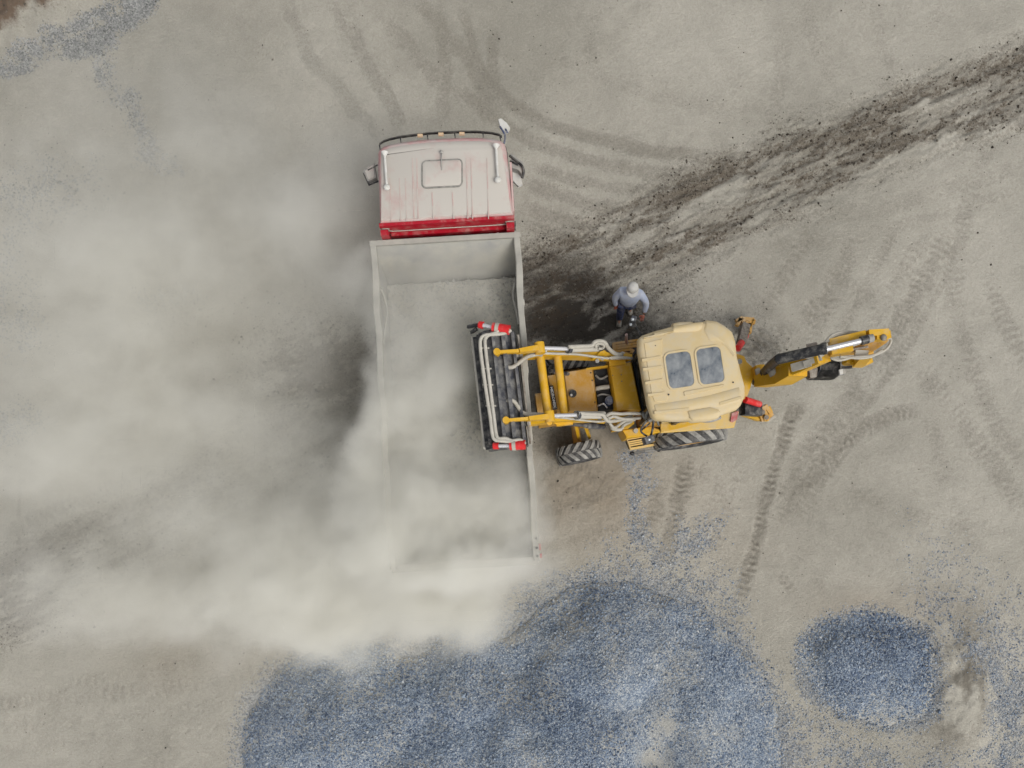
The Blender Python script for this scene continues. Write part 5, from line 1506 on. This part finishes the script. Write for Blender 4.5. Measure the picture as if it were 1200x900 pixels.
bm = nb(); tube(bm, [Z6(178, 635, 1.55), Z6(260, 545, 2.0), Z6(345, 470, 2.55), Z6(380, 450, 2.75)], .085, n=14); part('hose_sleeve', bm, M['black'], boom, smooth=True)
bm = nb(); cyl(bm, Z6(355, 462, 2.78), Z6(985, 318, 3.28), .088, n=22); cyl(bm, Z6(940, 328, 3.26), Z6(1000, 314, 3.29), .098, n=22); dc = part('dipper_cylinder', bm, M['black'], boom, smooth='auto')
bm = nb(); cyl(bm, Z7(90, 385, 3.30), Z7(560, 272, 3.34), .044, n=16); part('cylinder_rod', bm, M['chrome'], dc, smooth='auto')
bm = nb(); cyl(bm, Z7(548, 275, 3.34), Z7(640, 252, 3.35), .072, n=18); part('rod_clevis', bm, M['black'], dc, smooth='auto')
bm = nb(); cyl(bm, Z7(640, 252, 3.35), Z7(705, 238, 3.35), .066, n=18); part('rod_eye', bm, M['grey'], dc, smooth='auto')
# fork cheeks of the boom around the rod, meeting the dipper head
bm = nb()
beam(bm, Z7(130, 308, 3.0), Z7(600, 196, 3.18), .10, .30); beam(bm, Z7(600, 196, 3.18), Z7(860, 180, 3.16), .10, .26)
beam(bm, Z7(140, 425, 3.0), Z7(420, 375, 3.08), .13, .30)
part('boom_fork', bm, M['yellow'], boom, bevel=.015)
bm = nb()
prism(bm, [Z7(x, y, 3.12) for x, y in ((690, 205), (870, 168), (885, 262), (830, 292), (700, 285))], (0, 0, .16))
dip = part('dipper', bm, M['yellow'], boom, bevel=.03)
bm = nb()
prism(bm, [Z7(x, y, 2.70) for x, y in ((360, 400), (560, 330), (850, 280), (780, 350), (640, 445), (300, 470))], (0, 0, .26))
part('dipper_beam', bm, M['yellow_dusty'], dip, bevel=.02)
bm = nb(); tube(bm, [Z7(360, 405, 3.0), Z7(480, 380, 3.02), Z7(640, 350, 3.03)], .022); part('dipper_pipe', bm, M['brown'], dip, smooth=True)
bm = nb(); blob(bm, Z7(850, 232, 3.30), (.05, .055, .04)); part('dipper_pin', bm, M['brown'], dip, smooth=True)
bm = nb(); beam(bm, Z7(470, 435, 3.0), Z7(640, 445, 3.0), .10, .05); part('dipper_plate', bm, M['barrel'], dip, bevel=.008)
bm = nb()
prism(bm, [Z7(x, y, 1.7) for x, y in ((290, 540), (450, 530), (620, 540), (635, 590), (560, 630), (350, 625), (295, 590))], (0, 0, .22)); beam(bm, Z7(520, 560, 1.9), Z7(640, 420, 2.75), .16, .18)
beam(bm, Z7(430, 575, 1.96), Z7(560, 545, 1.96), .05, .05)
part('dipper_foot', bm, M['yellow'], dip, bevel=.02)
bm = nb(); beam(bm, Z7(500, 545, 1.95), Z7(620, 535, 1.95), .09, .06); beam(bm, Z7(300, 625, 1.90), Z7(430, 622, 1.90), .05, .04); each('foot_pin', bm, M['black'], dip, bevel=.006)
# digging bucket, curled
bm = nb()
b0, b1 = Z6(862, 500, 1.62), Z6(1100, 540, 1.62)
prof_d = [(-.26, 1.62), (-.10, 1.70), (.10, 1.68), (.24, 1.55), (.30, 1.34), (.26, 1.12), (.12, 1.0), (-.06, 1.0)]
axd = Vector((.985, .0, 0)).normalized(); lt = Vector((0, -1, 0))
cd = Z6(985, 592, 1.45)
def KD(t, f, z): return Vector((cd.x, cd.y, 0)) + axd * t + lt * f * .55 + UP * z
for sgn, nm in ((0, 0),):
    vs_ = [[bm.verts.new(KD(t, f, z)) for f, z in prof_d] for t in (-.19, 0, .19)]
    for i in range(2):
        for j in range(len(prof_d) - 1): bm.faces.new((vs_[i][j], vs_[i][j + 1], vs_[i + 1][j + 1], vs_[i + 1][j]))
bmesh.ops.solidify(bm, geom=bm.faces[:], thickness=.025)
db = part('digging_bucket', bm, M['black'], dip, smooth='auto')
for t in (-.20, .20):
    bm = nb(); prism(bm, [KD(t, f, z) for f, z in prof_d], axd * .02); part('bucket_side', bm, M['dark_steel'], db)
bm = nb(); prism(bm, [Z7(x, y, 1.60) for x, y in ((238, 540), (290, 540), (300, 620), (318, 650), (312, 728), (250, 728))], (0, 0, .12)); part('bucket_lip', bm, M['grey'], db, bevel=.01)
bm = nb(); prism(bm, [Z7(x, y, 1.70) for x, y in ((250, 660), (300, 650), (300, 722), (262, 722))], (0, 0, .04)); part('lip_plate', bm, M['white'], db, bevel=.006)
bm = nb(); prism(bm, [Z6(x, y, 1.5) for x, y in ((728, 575), (815, 545), (845, 600), (830, 712), (750, 722))], (0, 0, .12)); part('bucket_link', bm, M['brown'], db, bevel=.015)
bm = nb()
for f in (-.1, 0, .1): beam(bm, KD(-.20, f, 1.05), KD(-.34, f, 1.02), .05, .04)
each('bucket_tooth', bm, M['grey'], db, bevel=.006)
# hose loops
for pts_ in ([(20, 325), (80, 290), (140, 225), (220, 178), (330, 158), (440, 160), (560, 166), (620, 172)], [(90, 300), (160, 240), (230, 205), (320, 180), (430, 172), (560, 176)],
             [(880, 250), (930, 245), (945, 280), (920, 340), (860, 400), (760, 450), (660, 490), (520, 505), (380, 490), (270, 485)], [(150, 500), (240, 530), (330, 520), (450, 490), (620, 480), (720, 460), (830, 400)]):
    bm = nb(); tube(bm, [Z7(x, y, 3.12) for x, y in pts_], .022); part('hydraulic_hose', bm, M['hose'], boom, smooth=True)
bm = nb(); beam(bm, Z6(730, 285, 2.9), Z6(870, 255, 2.95), .05, .04); part('boom_clip', bm, M['brown'], boom, bevel=.006)

# ================================================================== WORKER
def skin(chains, sub=2):
    """chains: list of lists of (point, rx, ry); chains share a vertex when the points coincide. Returns an evaluated mesh"""
    vid = {}; co = []; rad = []; ed = []
    for ch in chains:
        prev = None
        for p, rx, ry in ch:
            key = tuple(round(c, 4) for c in p)
            if key not in vid:
                vid[key] = len(co); co.append(tuple(p)); rad.append((rx, ry))
            i = vid[key]
            if prev is not None and prev != i: ed.append((prev, i))
            prev = i
    me = bpy.data.meshes.new('skin_tmp'); me.from_pydata(co, ed, [])
    o = bpy.data.objects.new('skin_tmp', me); COL.objects.link(o)
    md = o.modifiers.new('Skin', 'SKIN'); md.use_smooth_shade = True
    for i, r in enumerate(rad): me.skin_vertices[0].data[i].radius = r
    me.skin_vertices[0].data[0].use_root = True
    sd = o.modifiers.new('Sub', 'SUBSURF'); sd.levels = sub; sd.render_levels = sub
    dg = bpy.context.evaluated_depsgraph_get(); dg.update()
    out = bpy.data.meshes.new_from_object(o.evaluated_get(dg))
    COL.objects.unlink(o); bpy.data.objects.remove(o); bpy.data.meshes.remove(me)
    for p in out.polygons: p.use_smooth = True
    return out
def V(p, dx=0, dy=0, dz=0): return Vector((p[0] + dx, p[1] + dy, p[2] + dz))
pel = Vector((2.24, 4.26, .95)); bel = Vector((2.235, 4.245, 1.10)); che = Vector((2.235, 4.275, 1.30)); nek = Vector((2.23, 4.285, 1.46)); hd0 = Vector((2.222, 4.28, 1.56)); hd1 = Vector((2.22, 4.275, 1.70))
shL, shR = Vector((2.05, 4.315, 1.40)), Vector((2.42, 4.265, 1.40))
elL, elR = Vector((1.965, 4.255, 1.15)), Vector((2.575, 4.145, 1.17))
wrL, wrR = Vector((2.02, 4.19, .93)), Vector((2.545, 3.985, 1.03))
hiL, hiR = Vector((2.15, 4.265, .90)), Vector((2.33, 4.26, .90))
knL, knR = Vector((2.17, 4.17, .52)), Vector((2.38, 4.31, .50))
anL, anR = Vector((2.22, 4.19, .10)), Vector((2.43, 4.42, .12))
toL, toR = Vector((2.21, 4.01, .05)), Vector((2.45, 4.25, .05))
worker = thing('person', 'worker in pale blue shirt, jeans and white cap walking towards the digger cab', 'person', (2.30, 4.26, 0), 0)
body_me = skin([[(pel, .12, .10), (bel, .125, .10), (che, .135, .10), (nek, .055, .055), (hd0, .07, .085), (hd1, .075, .088)],
                [(che, .135, .10), (shL, .05, .05), (elL, .036, .036), (wrL, .026, .026)], [(che, .135, .10), (shR, .05, .05), (elR, .036, .036), (wrR, .026, .026)],
                [(pel, .12, .10), (hiL, .085, .085), (knL, .055, .055), (anL, .038, .038), (toL, .035, .03)], [(pel, .12, .10), (hiR, .085, .085), (knR, .055, .055), (anR, .038, .038), (toR, .035, .03)]])
bo = link_mesh('body', body_me, M['skin'], worker)
shirt = skin([[(V(pel, 0, .0, .02), .155, .135), (bel, .190, .165), (che, .195, .160), (V(nek, 0, 0, -.03), .075, .075)],
              [(che, .195, .160), (shL, .088, .085), (elL, .068, .068), (wrL, .046, .046)], [(che, .195, .160), (shR, .088, .085), (elR, .068, .068), (V(wrR, .004, .02, .01), .046, .046)]])
link_mesh('shirt', shirt, M['shirt'], worker)
jeans = skin([[(pel, .135, .12), (hiL, .10, .10), (knL, .080, .080), (V(anL, 0, 0, -.02), .072, .072), (V(anL, 0, 0, -.075), .07, .07)], [(pel, .135, .12), (hiR, .10, .10), (knR, .080, .080), (V(anR, 0, 0, -.02), .072, .072), (V(anR, 0, 0, -.085), .07, .07)]])
link_mesh('trousers', jeans, M['jeans'], worker)
for a_, t_ in ((anL, toL), (anR, toR)):
    link_mesh('boot', skin([[(V(a_, 0, .05, -.03), .065, .06), (a_.lerp(t_, .5) - Vector((0, 0, .02)), .062, .052), (V(t_, 0, -.02, .0), .058, .045)]], 2), M['boot'], worker)
def hand(wr, fwd, side):
    fwd = fwd.normalized(); down = Vector((0, 0, -1))
    lat = fwd.cross(Vector((0, 0, 1))).normalized() * side
    nrm = lat.cross(fwd).normalized()
    if nrm.z > 0: nrm = -nrm
    palm = wr + fwd * .055
    chains = [[(wr, .028, .022), (palm, .040, .022), (wr + fwd * .085, .038, .019)]]
    for k, L_ in enumerate((.062, .072, .068, .052)):
        r0 = wr + fwd * .075 + lat * (.030 - .020 * k)
        p1 = r0 + fwd * L_ * .55; p2 = p1 + (fwd * .6 + nrm * .6).normalized() * L_ * .35; p3 = p2 + (fwd * .2 + nrm * .9).normalized() * L_ * .3
        chains.append([(r0 + fwd * .0, .0095, .0095), (p1, .0092, .0092), (p2, .0088, .0088), (p3, .0075, .0075)])
    t0 = wr + fwd * .03 + lat * .03
    chains.append([(t0, .014, .012), (t0 + (fwd * .6 + lat * .8).normalized() * .035, .0115, .011), (t0 + (fwd * .9 + lat * .5 + nrm * .3).normalized() * .065, .0095, .009)])
    mes = [skin([c], 1) for c in chains]
    bm = bmesh.new()
    for m_ in mes: bm.from_mesh(m_)
    me = bpy.data.meshes.new('hand'); bm.to_mesh(me); bm.free()
    for p in me.polygons: p.use_smooth = True
    return me
link_mesh('glove', hand(wrL, Vector((.15, -.35, -.85)), -1), M['glove'], worker)
link_mesh('glove', hand(wrR, Vector((-.25, -.80, -.35)), 1), M['glove'], worker)
# head details: face, ears, hair, cap
bm = nb(); blob(bm, (2.221, 4.272, 1.635), (.082, .098, .118), u=20, v=14)
blob(bm, (2.221, 4.174, 1.615), (.014, .022, .022)); blob(bm, (2.140, 4.285, 1.62), (.012, .02, .03)); blob(bm, (2.302, 4.285, 1.62), (.012, .02, .03))
part('head', bm, M['skin'], worker, smooth=True)
for x in (2.190, 2.252):
    bm = nb(); blob(bm, (x, 4.186, 1.64), (.014, .010, .008)); part('eye', bm, M['text_white'], worker, smooth=True)
bm = nb(); blob(bm, (2.221, 4.187, 1.575), (.026, .010, .007)); part('mouth', bm, M['glove'], worker, smooth=True)
bm = nb(); blob(bm, (2.221, 4.295, 1.655), (.086, .092, .11), u=18, v=12); part('hair', bm, M['hair'], worker, smooth=True)
bm = nb()
prof = [(.0, .108), (.03, .106), (.075, .096), (.11, .072), (.128, .035), (.132, .004), (.10, .004), (.0, .09)]
lathe(bm, (2.221, 4.282, 1.668), (0, 0, 1), prof, 28)
br = [Vector((2.221 + .112 * math.sin(a), 4.275 - .112 * math.cos(a) - (.055 * max(0, math.cos(a)) ** .6), 1.672 - .02 * max(0, math.cos(a)))) for a in np.linspace(-math.pi, math.pi, 28, endpoint=False)]
prism(bm, br, (0, 0, .010))
cp = part('cap', bm, M['cap'], worker, smooth='auto')
bm = nb(); blob(bm, (2.221, 4.282, 1.80), (.012, .012, .008)); part('cap_button', bm, M['cap'], cp, smooth=True)

# ================================================================== DUST
def dust_cloud():
    LO, HI, RES = Vector((-12.0, -5.6, .06)), Vector((2.4, 11.4, 3.9)), (250, 295, 58)
    m = bpy.data.materials.new('airborne_dust'); m.use_nodes = True
    nt = m.node_tree; nt.nodes.clear()
    out = nt.nodes.new('ShaderNodeOutputMaterial'); vol = nt.nodes.new('ShaderNodeVolumePrincipled')
    vol.inputs['Color'].default_value = (*DUST_ALBEDO, 1); vol.inputs['Anisotropy'].default_value = .1
    vol.inputs['Density'].default_value = DUST_GAIN
    nt.links.new(vol.outputs[0], out.inputs['Volume'])
    g = bpy.data.node_groups.new('dust_field', 'GeometryNodeTree')
    g.interface.new_socket('Geometry', in_out='INPUT', socket_type='NodeSocketGeometry')
    g.interface.new_socket('Geometry', in_out='OUTPUT', socket_type='NodeSocketGeometry')
    N = g.nodes.new; L = g.links.new
    gout = N('NodeGroupOutput')
    pos = N('GeometryNodeInputPosition')
    def nz(scale, detail, loc):
        mp = N('ShaderNodeVectorMath'); mp.operation = 'ADD'; mp.inputs[1].default_value = loc
        L(pos.outputs[0], mp.inputs[0])
        n = N('ShaderNodeTexNoise'); n.inputs['Scale'].default_value = scale; n.inputs['Detail'].default_value = detail; n.inputs['Roughness'].default_value = .58
        L(mp.outputs[0], n.inputs['Vector']); return n
    def warp(prev, scale, amt, loc):
        w = nz(scale, 3, loc)
        sub = N('ShaderNodeVectorMath'); sub.operation = 'SUBTRACT'; L(w.outputs['Color'], sub.inputs[0]); sub.inputs[1].default_value = (.5, .5, .5)
        scl = N('ShaderNodeVectorMath'); scl.operation = 'SCALE'; L(sub.outputs[0], scl.inputs[0]); scl.inputs['Scale'].default_value = amt
        wp = N('ShaderNodeVectorMath'); wp.operation = 'ADD'; L(prev, wp.inputs[0]); L(scl.outputs[0], wp.inputs[1]); return wp.outputs[0]
    wp = warp(warp(pos.outputs[0], .55, 2.0, (3, 7, 1)), 1.9, .75, (11, 2, 5))
    tot = None
    for (px, py, z, rx, ry, rz, amp) in DUST_PUFFS:
        c = P(px, py, z); sc_ = (H_CAM - z) / F_PX
        a = N('ShaderNodeVectorMath'); a.operation = 'SUBTRACT'; L(wp, a.inputs[0]); a.inputs[1].default_value = c
        b = N('ShaderNodeVectorMath'); b.operation = 'MULTIPLY'; L(a.outputs[0], b.inputs[0]); b.inputs[1].default_value = (1 / (rx * sc_), 1 / (ry * sc_), 1 / rz)
        ln = N('ShaderNodeVectorMath'); ln.operation = 'LENGTH'; L(b.outputs[0], ln.inputs[0])
        mr = N('ShaderNodeMapRange'); mr.interpolation_type = 'SMOOTHSTEP'
        mr.inputs['From Min'].default_value = 1.0; mr.inputs['From Max'].default_value = 0.0; mr.inputs['To Min'].default_value = 0; mr.inputs['To Max'].default_value = amp
        L(ln.outputs['Value'], mr.inputs['Value'])
        if tot is None: tot = mr.outputs[0]
        else:
            ad = N('ShaderNodeMath'); ad.operation = 'ADD'; L(tot, ad.inputs[0]); L(mr.outputs[0], ad.inputs[1]); tot = ad.outputs[0]
    # wisps drawn out along the drift (towards the lower left), torn by finer eddies
    rot = N('ShaderNodeVectorRotate'); rot.rotation_type = 'Z_AXIS'; rot.inputs['Angle'].default_value = -R(30); L(wp, rot.inputs['Vector'])
    str_ = N('ShaderNodeVectorMath'); str_.operation = 'MULTIPLY'; L(rot.outputs[0], str_.inputs[0]); str_.inputs[1].default_value = (.5, 1.0, .8)
    n1 = N('ShaderNodeTexNoise'); n1.inputs['Scale'].default_value = 1.7; n1.inputs['Detail'].default_value = 8; n1.inputs['Roughness'].default_value = .72
    L(str_.outputs[0], n1.inputs['Vector'])
    m1 = N('ShaderNodeMapRange'); m1.inputs['From Min'].default_value = .36; m1.inputs['From Max'].default_value = .66; m1.inputs['To Min'].default_value = .42; m1.inputs['To Max'].default_value = 1.65
    L(n1.outputs[0], m1.inputs['Value'])
    mu = N('ShaderNodeMath'); mu.operation = 'MULTIPLY'; L(tot, mu.inputs[0]); L(m1.outputs[0], mu.inputs[1])
    vc = N('GeometryNodeVolumeCube')
    vc.inputs['Min'].default_value = LO; vc.inputs['Max'].default_value = HI
    for k, r in zip('XYZ', RES): vc.inputs['Resolution ' + k].default_value = r
    L(mu.outputs[0], vc.inputs['Density'])
    sm = N('GeometryNodeSetMaterial'); sm.inputs['Material'].default_value = m
    L(vc.outputs[0], sm.inputs['Geometry']); L(sm.outputs[0], gout.inputs[0])
    me = bpy.data.meshes.new('dust_cloud'); me.materials.append(m)
    o = bpy.data.objects.new('dust_cloud', me); COL.objects.link(o)
    md = o.modifiers.new('field', 'NODES'); md.node_group = g
    o['kind'] = 'stuff'; o['label'] = 'pale drifting cloud of stone dust hanging over the truck bed and ground'; o['category'] = 'dust cloud'
DUST_ALBEDO, DUST_GAIN = (.948, .938, .890), 1.4
DUST_PUFFS = [  # plan px, py, height, radius px, px, m, density
    (572, 668, 1.7, 105, 52, 1.6, 1.3),
    (505, 702, 1.5, 125, 85, 1.6, 1.6),
    (390, 680, 1.4, 190, 100, 1.6, .90),
    (290, 705, 1.2, 260, 85, 1.4, .65),
    (130, 690, 1.2, 260, 80, 1.4, .42),
    (520, 590, 2.4, 130, 115, 1.3, 1.5),
    (505, 505, 2.3, 75, 150, 1.2, 1.5),
    (505, 400, 2.2, 85, 110, 1.1, .85),
    (540, 345, 2.0, 90, 55, .9, .35),
    (462, 500, 2.8, 36, 210, 1.0, .75),
    (450, 620, 2.9, 80, 110, 1.0, 1.2),
    (585, 600, 2.2, 60, 95, 1.2, .75),
    (530, 655, 3.0, 130, 38, .9, 1.9),
    (560, 430, 1.8, 70, 110, .8, .55),
    (352, 272, 1.8, 105, 75, 1.6, .62),
    (425, 340, 2.3, 60, 60, 1.5, .65),
    (420, 620, 1.8, 120, 110, 1.7, .70),
    (280, 610, 1.5, 190, 70, 1.6, .48),
    (150, 310, 1.5, 240, 120, 1.6, .34),
    (140, 430, 1.4, 220, 110, 1.6, .32),
    (270, 200, 1.3, 170, 120, 1.5, .30),
    (60, 530, 1.3, 210, 90, 1.5, .34),
    (70, 190, 1.1, 200, 80, 1.2, .12),
    (330, 530, 1.5, 140, 70, 1.6, .34),
    (395, 215, 1.4, 70, 90, 1.5, .28),
    (600, 610, 2.6, 45, 90, 1.2, .9),
    (520, 620, 2.7, 140, 80, 1.0, 1.1),
    (420, 738, 1.1, 140, 48, 1.3, 1.7),
    (525, 730, 1.3, 85, 50, 1.3, 1.6),
    (230, 500, 1.4, 200, 70, 1.4, .25),
    (170, 430, .9, 520, 540, 1.9, .30),
    (345, 400, 1.8, 85, 150, 1.5, .16),
]
dust_cloud()
